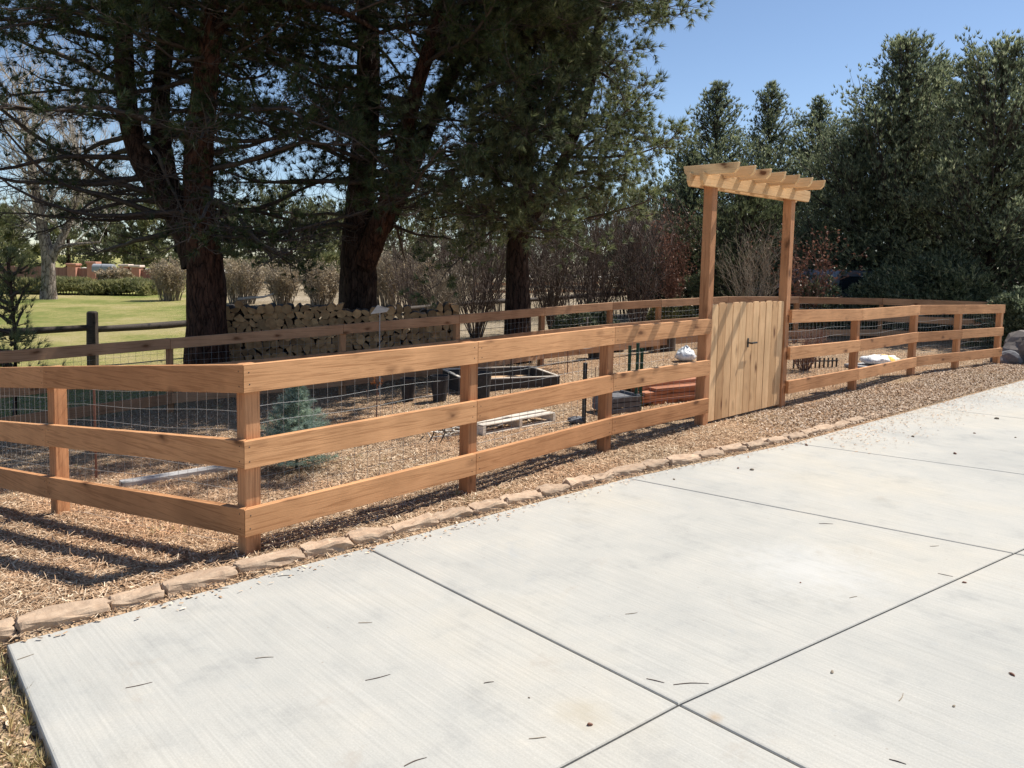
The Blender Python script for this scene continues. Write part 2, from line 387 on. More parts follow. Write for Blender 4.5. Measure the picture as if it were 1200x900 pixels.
def f_conc(nt, b, out):
    v = coords(nt, 'Object')
    big = noise(nt, v, .55, 5, .6); med = noise(nt, v, 3.2, 6, .7); fine = noise(nt, v, 130, 4, .7)
    c = ramp(nt, big, [(.32, (.385, .382, .355)), (.5, (.445, .434, .395)), (.66, (.475, .447, .385))])
    c = mix(nt, 1.0, c, ramp(nt, med, [(.25, (.78, .79, .81)), (.45, (.97, .97, .97)), (.6, (1.02, 1.01, 1)), (.75, (1.1, 1.07, 1.03))]), 'MULTIPLY')
    mp = N(nt, 'Mapping'); mp.inputs['Scale'].default_value = (1.0, 55, 1)
    t = N(nt, 'TexCoord'); mr = N(nt, 'Mapping'); mr.inputs['Rotation'].default_value = (0, 0, R_(46)); nt.links.new(t.outputs['Object'], mr.inputs[0]); nt.links.new(mr.outputs[0], mp.inputs[0])
    br = noise(nt, mp.outputs[0], 1.5, 5, .6)
    c = mix(nt, 1.0, c, ramp(nt, br, [(.3, (.90, .90, .90)), (.7, (1.06, 1.06, 1.06))]), 'MULTIPLY')
    c = mix(nt, 1.0, c, ramp(nt, fine, [(.3, (.88, .88, .88)), (.7, (1.06, 1.06, 1.06))]), 'MULTIPLY')
    vo = N(nt, 'TexVoronoi'); vo.inputs['Scale'].default_value = 7; nt.links.new(v, vo.inputs['Vector'])
    sp = ramp(nt, vo.outputs['Distance'], [(.02, (.7, .7, .7)), (.045, (0, 0, 0))]); c = mix(nt, sp, c, (.3, .27, .23))
    sw = noise(nt, v, 1.4, 8, .75, dist=1.5)
    c = mix(nt, ramp(nt, sw, [(.60, (0, 0, 0)), (.70, (.45, .45, .45))]), c, (.36, .32, .27))
    c = mix(nt, ramp(nt, sw, [(.30, (.4, .4, .4)), (.38, (0, 0, 0))]), c, (.33, .345, .35))
    # two round stains near the centre joint
    for (sx, sy, r, col) in ((.28, 2.62, .10, (.36, .31, .22)), (.75, 2.61, .035, (.34, .21, .09)), (1.62, 4.0, .4, (.53, .53, .515))):
        dd = N(nt, 'VectorMath', operation='DISTANCE'); dd.inputs[1].default_value = (sx, sy, 0); nt.links.new(v, dd.inputs[0])
        m = math_(nt, 'ADD', dd.outputs['Value'], math_(nt, 'MULTIPLY', math_(nt, 'SUBTRACT', noise(nt, v, 14, 4), .5), r*1.6))
        c = mix(nt, ramp(nt, m, [(r*.1, (.45, .45, .45)), (r*1.15, (0, 0, 0))]), c, col)
    nt.links.new(c, b.inputs['Base Color'])
    h = math_(nt, 'ADD', math_(nt, 'MULTIPLY', fine, .5), math_(nt, 'MULTIPLY', br, .7)); bump(nt, b, h, .25, .003)
M_conc = mat('broomed_concrete', f_conc, .85, .25)
M_road = simple('pale_gravel_road', (.5, .45, .38), (.6, .55, .48), 2, .95, 0)

# ------------------------------------------------------------------ setting
def axis_pts(lo, hi, core0, core1, step, n_out):
    a = list(np.arange(core0, core1+1e-6, step))
    l = [core0-(core0-lo)*(t**2.2) for t in np.linspace(0, 1, n_out+1)[1:]][::-1]
    r = [core1+(hi-core1)*(t**2.2) for t in np.linspace(0, 1, n_out+1)[1:]]
    return np.array(l+a+r)
gx = axis_pts(-900, 900, -9, 13, .09, 40); gy = axis_pts(-60, 1500, 1.2, 18, .09, 40)
X, Y = np.meshgrid(gx, gy); Z = gz(X, Y)
nx, ny = len(gx), len(gy)
idx = np.arange(nx*ny).reshape(ny, nx)
Fg = np.stack([idx[:-1, :-1], idx[:-1, 1:], idx[1:, 1:], idx[1:, :-1]], -1).reshape(-1, 4)
tag(obj('ground', new_mesh('ground', np.stack([X, Y, Z], -1).reshape(-1, 3), Fg, M_ground, True)), kind='structure')

# driveway: individual slabs with eased edges in one structure object
PA = [(-2.05, 3.02), (-.79, 4.17), (.89, 5.69), (2.61, 6.98), (4.9, 9.0), (7.78, 11.55), (11, 14.4), (20, 22.4)]
PL = [(-.776, 1.55), (.64, 2.69), (2.91, 4.29), (4.79, 5.62), (7.2, 7.3), (10, 9.6), (13.4, 12.4), (23, 20)]
PM = [(1.2, -.73), (2.5, .74), (5.3, 2.6), (7.2, 4.1), (9.6, 5.7), (12.6, 7.9), (16, 10.6), (26, 18)]
PN = [(3.4, -3.2), (4.6, -1.4), (7.8, .8), (9.8, 2.3), (12, 3.9), (15, 6), (18.6, 8.6), (29, 16)]
def slab(mb, q, gap=.0045, bev=.010, drop=.006, h=.11):
    q = [np.array(p, float) for p in q]  # ccw
    def inset(w):
        out = []
        n = len(q)
        for i in range(n):
            a, b, c = q[i-1], q[i], q[(i+1) % n]
            u = (b-a)/np.linalg.norm(b-a); v = (c-b)/np.linalg.norm(c-b)
            nu = np.array([-u[1], u[0]]); nv = np.array([-v[1], v[0]])
            m = nu+nv; m = m/(m@nu); out.append(b+m*w)
        return out
    a = inset(gap); b = inset(gap+bev*.35); c = inset(gap+bev)
    n = len(q)
    V = [(*p, -h) for p in a]+[(*p, -drop) for p in a]+[(*p, -drop*.3) for p in b]+[(*p, 0) for p in c]
    F = [(r*n+i, r*n+(i+1) % n, (r+1)*n+(i+1) % n, (r+1)*n+i) for r in range(3) for i in range(n)]+[tuple(3*n+i for i in range(n))]
    mb.add(V, F)
mb = MB()
rows = [PA, PL, PM, PN]
for r in range(3):
    for i in range(7):
        slab(mb, [rows[r][i], rows[r+1][i], rows[r+1][i+1], rows[r][i+1]], gap=.0045)
tag(obj('driveway', mb.me('driveway', M_conc)), kind='structure')
# far pale road
mb = MB()
for i in range(40):
    x0, x1 = -60+i*5, -55+i*5
    y0, y1 = 92+.06*x0, 92+.06*x1
    mb.add([(x0, y0, g1(x0, y0)+.03), (x1, y1, g1(x1, y1)+.03), (x1, y1+20, g1(x1, y1+20)+.05), (x0, y0+20, g1(x0, y0+20)+.05)], [(0, 1, 2, 3)])
tag(obj('road', mb.me('road', M_road)), kind='structure')

# ------------------------------------------------------------------ scatter on the ground (uncountable)
def scatter(n, xr, yr, cond):
    P = np.zeros((0, 2))
    while len(P) < n:
        y = yr[0]+(yr[1]-yr[0])*RNG.random(n*2)**1.5; x = RNG.uniform(xr[0], xr[1], n*2)
        k = cond(x, y); P = np.concatenate([P, np.stack([x[k], y[k]], 1)])
    return P[:n]
def chips(P, lmin, lmax, wmin, wmax, lift=.004, tilt=.35):
    n = len(P); z = gz(P[:, 0], P[:, 1])+lift+RNG.random(n)*.008
    a = RNG.uniform(0, 2*np.pi, n); L = RNG.uniform(lmin, lmax, n)*.5; W = RNG.uniform(wmin, wmax, n)*.5
    u = np.stack([np.cos(a), np.sin(a), RNG.normal(0, tilt, n)], 1); v = np.stack([-np.sin(a), np.cos(a), RNG.normal(0, tilt, n)], 1)
    C = np.stack([P[:, 0], P[:, 1], z], 1)
    A = u*L[:, None]; B = v*W[:, None]
    V = np.stack([C-A-B*.6, C-A*.7+B, C+A+B*.5, C+A*.8-B], 1).reshape(-1, 3)
    return V, np.arange(n*4).reshape(-1, 4)
garden = lambda x, y: (edge_dist(x, y) > .02) & (x/y > -.8) & (x/y < .78)
P = scatter(120000, (-8, 11), (2.2, 15), garden)
V, F = chips(P, .010, .038, .004, .012)
P2 = scatter(36000, (-3.6, 2), (2.2, 7.5), garden)
V2, F2 = chips(P2, .03, .10, .002, .005, .008, .25)
P3 = scatter(5000, (-3.5, -1), (1.8, 3.4), lambda x, y: (left_dist(x, y) > .02))
V3, F3 = chips(P3, .02, .07, .003, .014)
V, F = join([(V, F), (V2, F2), (V3, F3)])
tag(obj('wood_mulch', new_mesh('wood_mulch', V, F, M_chip)), 'loose tan and brown wood chip mulch spread over the garden ground', kind='stuff')
P = scatter(26000, (2, 10), (6.5, 15), lambda x, y: (edge_dist(x, y) > .02) & (edge_dist(x, y) < 1.1+.2*np.sin(x*3)) & (x > 2.2+RNG.random(x.shape)*1.5))
V, F = chips(P, .012, .034, .006, .02, .006, .4)
V[:, 2] += .004
# crumbs spilled onto the concrete edge
def spill(n, xr, yr, reach):
    x = RNG.uniform(*xr, n*30); y = RNG.uniform(*yr, n*30); e = edge_dist(x, y)
    k = (e < 0) & (e > -reach*RNG.random(n*30)**2.5); return np.stack([x[k], y[k]], 1)[:n]
tag(obj('gravel', new_mesh('gravel', V, F, M_gravel)), 'pinkish crushed stone bed between the right fence and the concrete', kind='stuff')
Pa = np.concatenate([spill(2600, (3.0, 9.5), (6.5, 13), .75), spill(900, (-2.0, 3), (3, 7.5), .16)])
n = len(Pa); V, F = chips(Pa, .008, .03, .005, .014, 0, .12)
zoff = gz(Pa[:, 0], Pa[:, 1]); V[:, 2] += np.repeat(-zoff+.004, 4)
tag(obj('spilled_crumbs', new_mesh('spilled_crumbs', V, F, M_chip)), 'crumbs of mulch spilled over the edge of the concrete', kind='stuff')
# dry grass tufts left of the driveway
P = scatter(900, (-3.4, -1.0), (1.7, 3.3), lambda x, y: (left_dist(x, y) > .0) & (left_dist(x, y) < .5))
C = np.stack([P[:, 0], P[:, 1], gz(P[:, 0], P[:, 1])], 1); V, F = tufts(C, np.tile([[0.1, 0.1, 1.]], (len(C), 1)), 9, .055, .005, .9)
P = scatter(160, (-6, 8), (4.5, 13), lambda x, y: garden(x, y) & (lump(x*1.3, y*1.3) > .45))
C2 = np.stack([P[:, 0], P[:, 1], gz(P[:, 0], P[:, 1])], 1); V2, F2 = tufts(C2, np.tile([[0., 0, 1.]], (len(C2), 1)), 9, .05, .006, 1.0)
V, F = join([(V, F), (V2, F2)])
M_straw = foliage('dry_grass', [(.34, .26, .12), (.5, .38, .2), (.6, .5, .3), (.3, .3, .12)], .2, 2)
tag(obj('dry_grass', new_mesh('dry_grass', V, F, M_straw)), 'straw coloured dry grass beside the concrete edge', kind='stuff')

# ------------------------------------------------------------------ edging stones
def stone_mesh(L, W, H, k):
    mb = MB(); nx_, ny_, nz_ = 9, 4, 3
    import bmesh
    bm = bmesh.new(); bmesh.ops.create_cube(bm, size=1)
    bmesh.ops.subdivide_edges(bm, edges=bm.edges[:], cuts=4, use_grid_fill=True)
    rs = np.random.default_rng(k)
    ph = rs.random(6)*6
    for v in bm.verts:
        x, y, z = v.co
        r = 1-.10*max(0, abs(x)*2-.7)**1.3*1.5
        v.co.x = x*L*(1+.02*math.sin(y*9+ph[0])); v.co.y = y*W*r*(1+.09*math.sin(x*5+ph[1])+.05*math.sin(x*13+ph[2])); v.co.z = z*H*r*(1+.08*math.sin(x*4+ph[3]+y*5))
        v.co += Vector(rs.normal(0, .0035, 3))
    bmesh.ops.bevel(bm, geom=[e for e in bm.edges if e.calc_face_angle(0) > .9], offset=.008, segments=1, affect='EDGES')
    me = bpy.data.meshes.new('edging_stone'); bm.to_mesh(me); bm.free(); me.materials.append(M_stone); return me
SM = [stone_mesh(l, w, h, i) for i, (l, w, h) in enumerate([(.27, .10, .09), (.31, .105, .09), (.22, .10, .085), (.35, .105, .092), (.25, .11, .09), (.19, .10, .09)])]
LS = [.27, .31, .22, .35, .25, .19]
seg = [np.array(p) for p in [(-2.75, 2.62), (-2.45, 2.86), (-2.11, 3.14), (-.86, 4.27), (.82, 5.79), (2.53, 7.09), (4.8, 9.12), (6.2, 10.3)]]
cum = [0]
for a, b in zip(seg[:-1], seg[1:]): cum.append(cum[-1]+np.linalg.norm(b-a))
def along(s):
    for i in range(len(seg)-1):
        if s <= cum[i+1]:
            t = (s-cum[i])/(cum[i+1]-cum[i]); d = seg[i+1]-seg[i]; return seg[i]+d*t, math.atan2(d[1], d[0])
    d = seg[-1]-seg[-2]; return seg[-1], math.atan2(d[1], d[0])
s = 0.0; i = 0
while s < cum[-1]-.2:
    k = random.choice([0, 1, 2, 3, 4, 1, 3, 0, 5]); L = LS[k]; s += L/2+.006
    p, a = along(s); p = p+np.array([-math.sin(a), math.cos(a)])*(-.03+random.uniform(-.012, .012))
    sink = max(0, (s-6.2))*.011
    st = obj('edging_stone', SM[k], None, ptr(p[0], p[1], -.002-sink+random.uniform(-.006, .006), a+random.uniform(-.07, .07)+(math.pi if random.random() < .5 else 0), random.uniform(-.10, .10), random.uniform(-.05, .05)))
    tag(st, 'rough tan edging stone laid end to end along the concrete driveway', 'stone', 'edging stones along the driveway'); s += L/2+.004; i += 1

# ------------------------------------------------------------------ fences
def seg_frame(p0, p1):
    d = np.array(p1[:2])-np.array(p0[:2]); return math.atan2(d[1], d[0]), np.linalg.norm(d)
def board_between(name, a_in, a_out, b_in, b_out, za, zb, h, m, parent, label=None):
    """rail whose ends are cut along a_in-a_out / b_in-b_out; za, zb are top heights"""
    ang, L = seg_frame(a_out, b_out); o = np.array([*a_out, 0.]); M = ptr(a_out[0], a_out[1], za-h/2, ang); Mi = M.inverted()
    def loc(p): q = Mi @ Vector((p[0], p[1], za-h/2)); return q.x, q.y
    A0, A1, B0, B1 = loc(a_out), loc(a_in), loc(b_out), loc(b_in)
    dz = zb-za
    # order ccw irrespective of side
    pl = [A0, B0, B1, A1]; zs = [0, dz, dz, 0]
    area = sum(pl[i][0]*pl[(i+1) % 4][1]-pl[(i+1) % 4][0]*pl[i][1] for i in range(4))
    if area < 0: pl = pl[::-1]; zs = zs[::-1]
    mb = MB(); mb.prism(pl, [z-h/2 for z in zs], [z+h/2 for z in zs])
    me = mb.me(name, m); o = obj(name, me, parent, M); bevel(o, .004)
    if name == 'rail' and m is M_rail:
        me.materials.append(M_iron); sgn = -1 if A1[1] > 0 else 1
        mb2 = MB(); mb2.V = [tuple(v.co) for v in me.vertices]; mb2.F = [tuple(p.vertices) for p in me.polygons]; nf = len(mb2.F)
        for xx, t_ in ((.035, 0), (L-.035, 1)):
            for zz in (-.038, .036):
                xq, zq = xx+random.uniform(-.006, .006), zz+dz*t_+random.uniform(-.007, .007)
                mb2.lathe([(.0045, -.003), (.0045, .0012), (.003, .0012)], 7, Matrix.Translation((xq, 0, zq)) @ Matrix.Rotation(math.pi/2*(-sgn), 4, 'X'))
        me2 = mb2.me(name, m); me2.materials.append(M_iron)
        for p in me2.polygons:
            if p.index >= nf: p.material_index = 1
        o.data = me2
    if label: o['label'] = label
    return o
def post(name, x, y, z0, z1, ang, m, parent, w=.09):
    mb = MB(); mb.box(-w/2, w/2, -w/2, w/2, 0, z1-z0)
    return bevel(obj(name, mb.me(name, m), parent, ptr(x, y, z0, ang)), .005)
def offs(pts, w, side):
    """mitred offset of a polyline to `side` (+1 left, -1 right)"""
    P = [np.array(p[:2]) for p in pts]; out = []
    for i in range(len(P)):
        ns = []
        if i > 0: d = P[i]-P[i-1]; d /= np.linalg.norm(d); ns.append(np.array([-d[1], d[0]])*side)
        if i < len(P)-1: d = P[i+1]-P[i]; d /= np.linalg.norm(d); ns.append(np.array([-d[1], d[0]])*side)
        if len(ns) == 2: m = ns[0]+ns[1]; m = m/(m@ns[0])
        else: m = ns[0]
        out.append(P[i]+m*w)
    return out
def wire(parent, p0, p1, ztop, zg, off, sp=.10, r=.0016):
    """welded wire panel between two posts"""
    a = np.array(p0[:2]); b = np.array(p1[:2]); d = b-a; L = np.linalg.norm(d); u = d/L; nn = np.array([-u[1], u[0]])*off
    A = []; B = []
    nv = int(L/sp)
    for k in range(nv+1):
        t = (k+.5)/(nv+1); q = a+d*t+nn; j = RNG.normal(0, .003, 2)
        z0 = zg[0]*(1-t)+zg[1]*t; z1 = ztop[0]*(1-t)+ztop[1]*t
        A.append((q[0]+j[0], q[1], z0+.01)); B.append((q[0]+j[1], q[1], z1))
    nh = int((ztop[0]-zg[0])/sp)
    for k in range(nh+1):
        for s in range(8):
            t0, t1 = s/8, (s+1)/8
            q0 = a+d*t0+nn; q1 = a+d*t1+nn
            def zz(t): return zg[0]*(1-t)+zg[1]*t+.02+k*sp*((ztop[0]-zg[0]-.03)/(nh*sp))+.008*math.sin(t*9+k)*(0 if t in (0, 1) else 1)
            A.append((*q0, zz(t0))); B.append((*q1, zz(t1)))
    V, F = tubes(A, B, r, r, 3)
    return obj('wire_mesh', new_mesh('wire_mesh', V, F, M_wire), parent)
def fence(root, pts, out_side, mr, mp, tops=None, posts=None, hs=(1.05, .65, .285), rail_h=.148, meshspan=True, posttop=None, sp=.1, r=.0012, pw=.09):
    """pts: (x,y,zground,ztop)"""
    pin = offs(pts, pw/2, out_side); pout = offs(pts, pw/2+.038, out_side)
    for i, p in enumerate(pts):
        if posts is None or posts[i]:
            dd = np.array(pts[min(i+1, len(pts)-1)][:2])-np.array(pts[max(i-1, 0)][:2])
            if i < len(pts)-1: dd = np.array(pts[i+1][:2])-np.array(p[:2])
            post('post', p[0], p[1], p[2]-.25, p[3]-.006, math.atan2(dd[1], dd[0]), mp, root, pw)
    for i in range(len(pts)-1):
        a, b = pts[i], pts[i+1]
        g = .0015
        u = np.array(b[:2])-np.array(a[:2]); u = u/np.linalg.norm(u)*g
        for k, h in enumerate(hs):
            za = a[2]+(a[3]-a[2])*h/1.05; zb = b[2]+(b[3]-b[2])*h/1.05
            j = random.uniform(-.004, .004) if k else 0
            board_between('rail', pin[i]+u, pout[i]+u, pin[i+1]-u, pout[i+1]-u, za+j, zb+j, rail_h, mr, root)
        if meshspan: wire(root, a, b, (a[3]-.05, b[3]-.05), (a[2], b[2]), (pw/2+.006)*-out_side, sp, r)

gL = (1.93, 7.66); gR = (3.13, 8.85)
F1 = [(-5.5, 7.1, -.58, .50), (-3.12, 5.22, -.215, .835), (-1.4, 4.05, -.01, 1.045), (-.29, 5.26, 0, 1.06), (.82, 6.58, 0, 1.075), (gL[0], gL[1], 0, 1.09)]
root = thing('ranch_fence', 'new three rail cedar fence turning the near corner and ending at the arbor', 'fence', (-1.4, 4.05, 0))
fence(root, F1, -1, M_rail, M_post, posts=[1, 1, 1, 1, 1, 0])
F2 = [(gR[0]+.02, gR[1]+.0, 0, 1.13), (4.57, 10.2, 0, 1.09), (6.16, 11.76, 0, 1.09), (7.36, 12.66, 0, 1.07), (8.65, 13.62, 0, 1.05)]
root = thing('ranch_fence', 'short three rail cedar fence curving away to the right of the picket gate', 'fence', (4.57, 10.2, 0))
fence(root, F2, -1, M_rail, M_post, posts=[0, 1, 1, 1, 1])
# back fence, mostly shaded by the pines (rails on the near side)
bk = [(-8.2, 7.6), (-6.9, 8.4), (-4.8, 10.7), (-2.54, 11.45), (-.9, 12.4), (.53, 13.8), (1.88, 14.8), (2.95, 15.5), (4.6, 16.6), (6.4, 17.3), (8.4, 17.5), (10.4, 16.6)]
zt = [.38, .40, .455, .64, .755, .82, .89, .93, .98, .98, .98, .98]
BK = [(x, y, g1(x, y), z) for (x, y), z in zip(bk, zt)]
root = thing('ranch_fence', 'long rear cedar fence in the shade of the pines, in front of the firewood', 'fence', (-2.54, 11.45, 0))
fence(root, BK, -1, M_brail, M_bpost, r=.0016, sp=.1)

# ------------------------------------------------------------------ arbor and gate
ga = math.atan2(gR[1]-gL[1], gR[0]-gL[0]); gl_ = math.hypot(gR[0]-gL[0], gR[1]-gL[1])
arb = thing('arbor', 'tall cedar entry arbor with two posts and seven rafters above the picket gate', 'arbor', (*gL, 0), ga)
AW = parent_world(arb)
for xx in (0, gl_):
    mb = MB(); mb.box(-.05, .05, -.05, .05, -.2, 2.48)
    bevel(obj('post', mb.me('post', M_post), arb, AW @ Matrix.Translation((xx, 0, 0))), .005)
for yy in (-.072, .072):     # two beams clasping the posts
    mb = MB(); L0, L1 = -.30, gl_+.33
    pl = [(L0, -.125+.05), (L0+.035, -.125), (L1-.035, -.125), (L1, -.125+.05), (L1, 0), (L0, 0)]
    V = [(x, -.019, z) for x, z in pl]+[(x, .019, z) for x, z in pl]; n = 6
    mb.add(V, [tuple(range(n)), tuple(range(2*n-1, n-1, -1))]+[(i+n, (i+1) % n+n, (i+1) % n, i) for i in range(n)])
    bevel(obj('beam', mb.me('beam', M_beam), arb, AW @ Matrix.Translation((0, yy, 2.50))), .003)
for k in range(7):
    x = -.22+k*(gl_+.17)/6; mb = MB(); L0, L1 = -.42, .17
    pl = [(L0+.012, .035), (L0+.045, 0), (L1-.045, 0), (L1-.012, .035), (L1, .098), (L0, .098)]
    V = [(-.019, y, z) for y, z in pl]+[(.019, y, z) for y, z in pl]; n = 6
    mb.add(V, [tuple(range(n-1, -1, -1)), tuple(range(n, 2*n))]+[(i, (i+1) % n, (i+1) % n+n, i+n) for i in range(n)])
    # grain runs along local y : rotate so the object's x axis follows the rafter
    Vr = [(v[1], -v[0], v[2]) for v in mb.V]; me = new_mesh('rafter', Vr, mb.F, M_beam)
    bevel(obj('rafter', me, arb, AW @ Matrix.Translation((x, 0, 2.502-.025)) @ Matrix.Rotation(math.pi/2, 4, 'Z')), .003)
gate = thing('picket_gate', 'pale cedar picket gate with a black latch under the arbor', 'gate', (*gL, 0), ga)
n_p = 11; gap0 = .058; wtot = gl_-.116; pw_ = wtot/n_p
for k in range(n_p):
    w = pw_-.007; x = gap0+pw_*k+.0035; h = 1.20+random.uniform(-.008, .008)
    c = .022; pl = [(0, 0), (w, 0), (w, h-c), (w-c, h), (c, h), (0, h-c)]
    V = [(px, 0, pz) for px, pz in pl]+[(px, .018, pz) for px, pz in pl]; n = 6; mb = MB()
    mb.add(V, [tuple(range(n)), tuple(range(2*n-1, n-1, -1))]+[(i+n, (i+1) % n+n, (i+1) % n, i) for i in range(n)])
    bevel(obj('picket', mb.me('picket', M_picket), gate, AW @ Matrix.Translation((x, -.03+random.uniform(-.0015, .0015), .035))), .002)
for z in (.28, .98):
    mb = MB(); mb.box(gap0, gap0+wtot, -.010, .028, -.045, .045); obj('gate_rail', mb.me('gate_rail', M_beam), gate, AW @ Matrix.Translation((0, 0, z)))
xl = gap0+pw_*5.35
mb = MB(); mb.box(-.014, .014, -.006, 0, -.05, .05); mb.box(-.008, .008, -.035, -.006, -.008, .008); mb.box(-.01, .135, -.045, -.033, -.011, .008)
mb.lathe([(.004, 0), (.012, .004), (.012, .012), (.004, .016)], 10, Matrix.Translation((0, -.045, 0)) @ Matrix.Rotation(math.pi/2, 4, 'X'))
bevel(obj('latch', mb.me('latch', M_iron), gate, AW @ Matrix.Translation((xl, -.032, .80))), .002)

# ------------------------------------------------------------------ trees
def branchwalk(p, d, L, n, droop, wander, lift=0):
    pts = [p]; d = d/np.linalg.norm(d); st = L/n
    for i in range(n):
        t = (i+1)/n
        d = d+RNG.normal(0, wander, 3)+np.array([0, 0, -droop*(1-t)+lift*t]); d /= np.linalg.norm(d)
        p = p+d*st; pts.append(p)
    return np.array(pts)
def pine(root, stems, prim, leafy, rough_n=12, length=(1.6, 4.2), zmin=1.6, matf=None, xlim=99, needle=(.15, .011, 26), density=1.0, droop=.16, azbias=None, zmax=99, twigmat=None):
    """stems: list of (pts, radii, material); prim: primary branches per stem; leafy(z) -> probability of needles"""
    for pts, rad, m in stems:
        V, F, Q, q = trunk_tube(pts, rad, 14, .06)
        obj('trunk', new_mesh('trunk', V, F, m, True), root)
    S0 = []; S1 = []; R0 = []; R1 = []; C = []; D = []
    def addline(P, r0, r1):
        n = len(P)-1; rr = np.linspace(r0, r1, n+1)
        for i in range(n): S0.append(P[i]); S1.append(P[i+1]); R0.append(rr[i]); R1.append(rr[i+1])
    for (pts, rad, m), npm in zip(stems, prim):
        V, F, Q, q = trunk_tube(pts, rad, 4, 0, 8)
        ok = [i for i in range(len(Q)) if zmin < Q[i][2] < zmax]
        if not ok: continue
        for k in range(npm):
            i = ok[int(len(ok)*(k+RNG.random())/npm)]
            az = RNG.uniform(0, 2*np.pi)
            if azbias is not None and RNG.random() < azbias[1]: az = azbias[0]+RNG.normal(0, .6)
            el = RNG.uniform(-.15, .35); L = RNG.uniform(*length)
            d = np.array([math.cos(az)*math.cos(el), math.sin(az)*math.cos(el), math.sin(el)])
            if d[0] > 0 and Q[i][0]+d[0]*L > xlim: L = max(.5, (xlim-Q[i][0])/d[0]*.9)
            B = branchwalk(Q[i], d, L, 9, droop*.5, .15, .10); r0 = min(q[i]*.45, .012+L*.011); addline(B, r0, .006)
            lf = leafy(Q[i][2])
            ns = max(3, int(L*3.6*density))
            for s_ in range(ns):
                t = .18+.82*(s_+RNG.random())/ns; j = min(int(t*9), 8); f = t*9-j; p = B[j]*(1-f)+B[j+1]*f
                bd = B[j+1]-B[j]; bd /= np.linalg.norm(bd); sd = np.cross(bd, [0, 0, 1.]); sd /= np.linalg.norm(sd)+1e-9
                sd = sd*(1 if s_ % 2 else -1)
                L2 = RNG.uniform(.35, 1.15)*(1.1-.6*t)
                B2 = branchwalk(p, bd*.7+sd*RNG.uniform(.5, 1.1)+np.array([0, 0, RNG.uniform(-.45, .3)]), L2, 4, droop, .14, .2); addline(B2, .008, .0035)
                green = RNG.random() < lf
                for w in range(1, 5):
                    for q2 in range(2 if w < 4 else 1):
                        dd = B2[w]-B2[w-1]; dd /= np.linalg.norm(dd)
                        L3 = RNG.uniform(.12, .4)
                        B3 = branchwalk(B2[w], dd*.6+rand_dirs(1)[0]*.8+np.array([0, 0, .15]), L3, 2, .05, .15, .2); addline(B3, .0042, .0025)
                        if green:
                            e = B3[-1]-B3[-2]; e /= np.linalg.norm(e); C.append(B3[-1]); D.append(e)
                            if RNG.random() < .6: C.append(B3[1]); D.append(e)
    V, F = tubes(S0, S1, R0, R1, 4)
    obj('branches', new_mesh('branches', V, F, twigmat or M_branch), root)
    C = np.array(C); D = np.array(D)
    V, F = tufts(C, D, needle[2], needle[0], needle[1], .75)
    obj('crown', new_mesh('crown', V, F, matf or M_pine), root)
def at(px, py, dep):
    d = RI*(px-CX)/FPX+UP*(CY-py)/FPX+fw; P = np.array([0, 0, EYE])+d*dep/d[1]; return P
def stem(px_list, dep, extend=None, dd=None):
    """polyline in the plane y=dep (+dd per point)"""
    out = []
    for i, (x, y) in enumerate(px_list): out.append(at(x, y, dep+(dd[i] if dd else 0)))
    if extend:
        for e in extend: out.append(out[-1]+np.array(e))
    return out

# pine 1 : left, several stems from one base
t1 = thing('pine_tree', 'big dark pine at the left with several trunks forking low beside the firewood', 'tree', (*at(243, 430, 12.6)[:2], -.6))
b = at(244, 450, 12.6); b[2] = g1(b[0], b[1])-.2
st1 = [([b, *stem([(243, 380), (238, 300), (233, 230), (236, 150), (244, 60), (250, 0)], 12.6, [(.1, .1, 1.2), (.0, 0, 1.6), (.0, .1, 1.8)])], [0.387, 0.324, 0.279, 0.225, 0.207, 0.189, 0.171, 0.135, 0.090, 0.027], M_barkred),
       ([*stem([(232, 310), (205, 245), (172, 200), (152, 140), (145, 60), (146, 0)], 12.6, [(-.1, .3, 1.2), (0, .2, 1.5)], [.05, .1, .2, .3, .4, .5])], [0.243, 0.207, 0.180, 0.162, 0.144, 0.126, 0.090, 0.027], M_bark),
       ([*stem([(222, 270), (196, 210), (188, 130), (193, 50), (196, 0)], 12.6, [(.1, .3, 1.3), (.1, .3, 1.6)], [.1, .4, .8, 1.1, 1.3])], [.2, .17, .15, .14, .13, .08, .03], M_bark),
       ([*stem([(240, 60), (262, 25), (300, 6), (345, 4), (400, 14), (450, 40)], 12.6, None, [0, -.1, -.2, -.3, -.2, 0])], [.12, .10, .085, .07, .05, .02], M_bark)]
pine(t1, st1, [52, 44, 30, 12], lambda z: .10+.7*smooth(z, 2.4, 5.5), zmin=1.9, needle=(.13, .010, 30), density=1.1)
# pine 2
t2 = thing('pine_tree', 'massive forked pine behind the middle of the firewood stack', 'tree', (*at(420, 400, 15)[:2], -.5))
b = at(420, 430, 15); b[2] = g1(b[0], b[1])-.2
st2 = [([b, *stem([(419, 350), (420, 290), (424, 220), (430, 140), (431, 60), (430, 0)], 15, [(0, 0, 1.6), (.1, 0, 2.0), (0, .2, 2)])], [0.440, 0.370, 0.326, 0.264, 0.238, 0.220, 0.202, 0.158, 0.106, 0.026], M_bark),
       ([*stem([(428, 310), (450, 250), (468, 190), (487, 110), (505, 50), (519, -5)], 14.8, [(.35, 0, 1.5), (.3, .1, 1.8)], [0, -.2, -.3, -.5, -.6, -.6])], [0.238, 0.202, 0.158, 0.141, 0.123, 0.110, 0.079, 0.026], M_barkred),
       ([*stem([(446, 268), (480, 200), (505, 140), (530, 85), (565, 40), (600, 8)], 15.2, [(.9, 0, 1.2)], [0, .2, .4, .6, .8, 1.0])], [0.194, 0.176, 0.158, 0.141, 0.123, 0.097, 0.044], M_bark)]
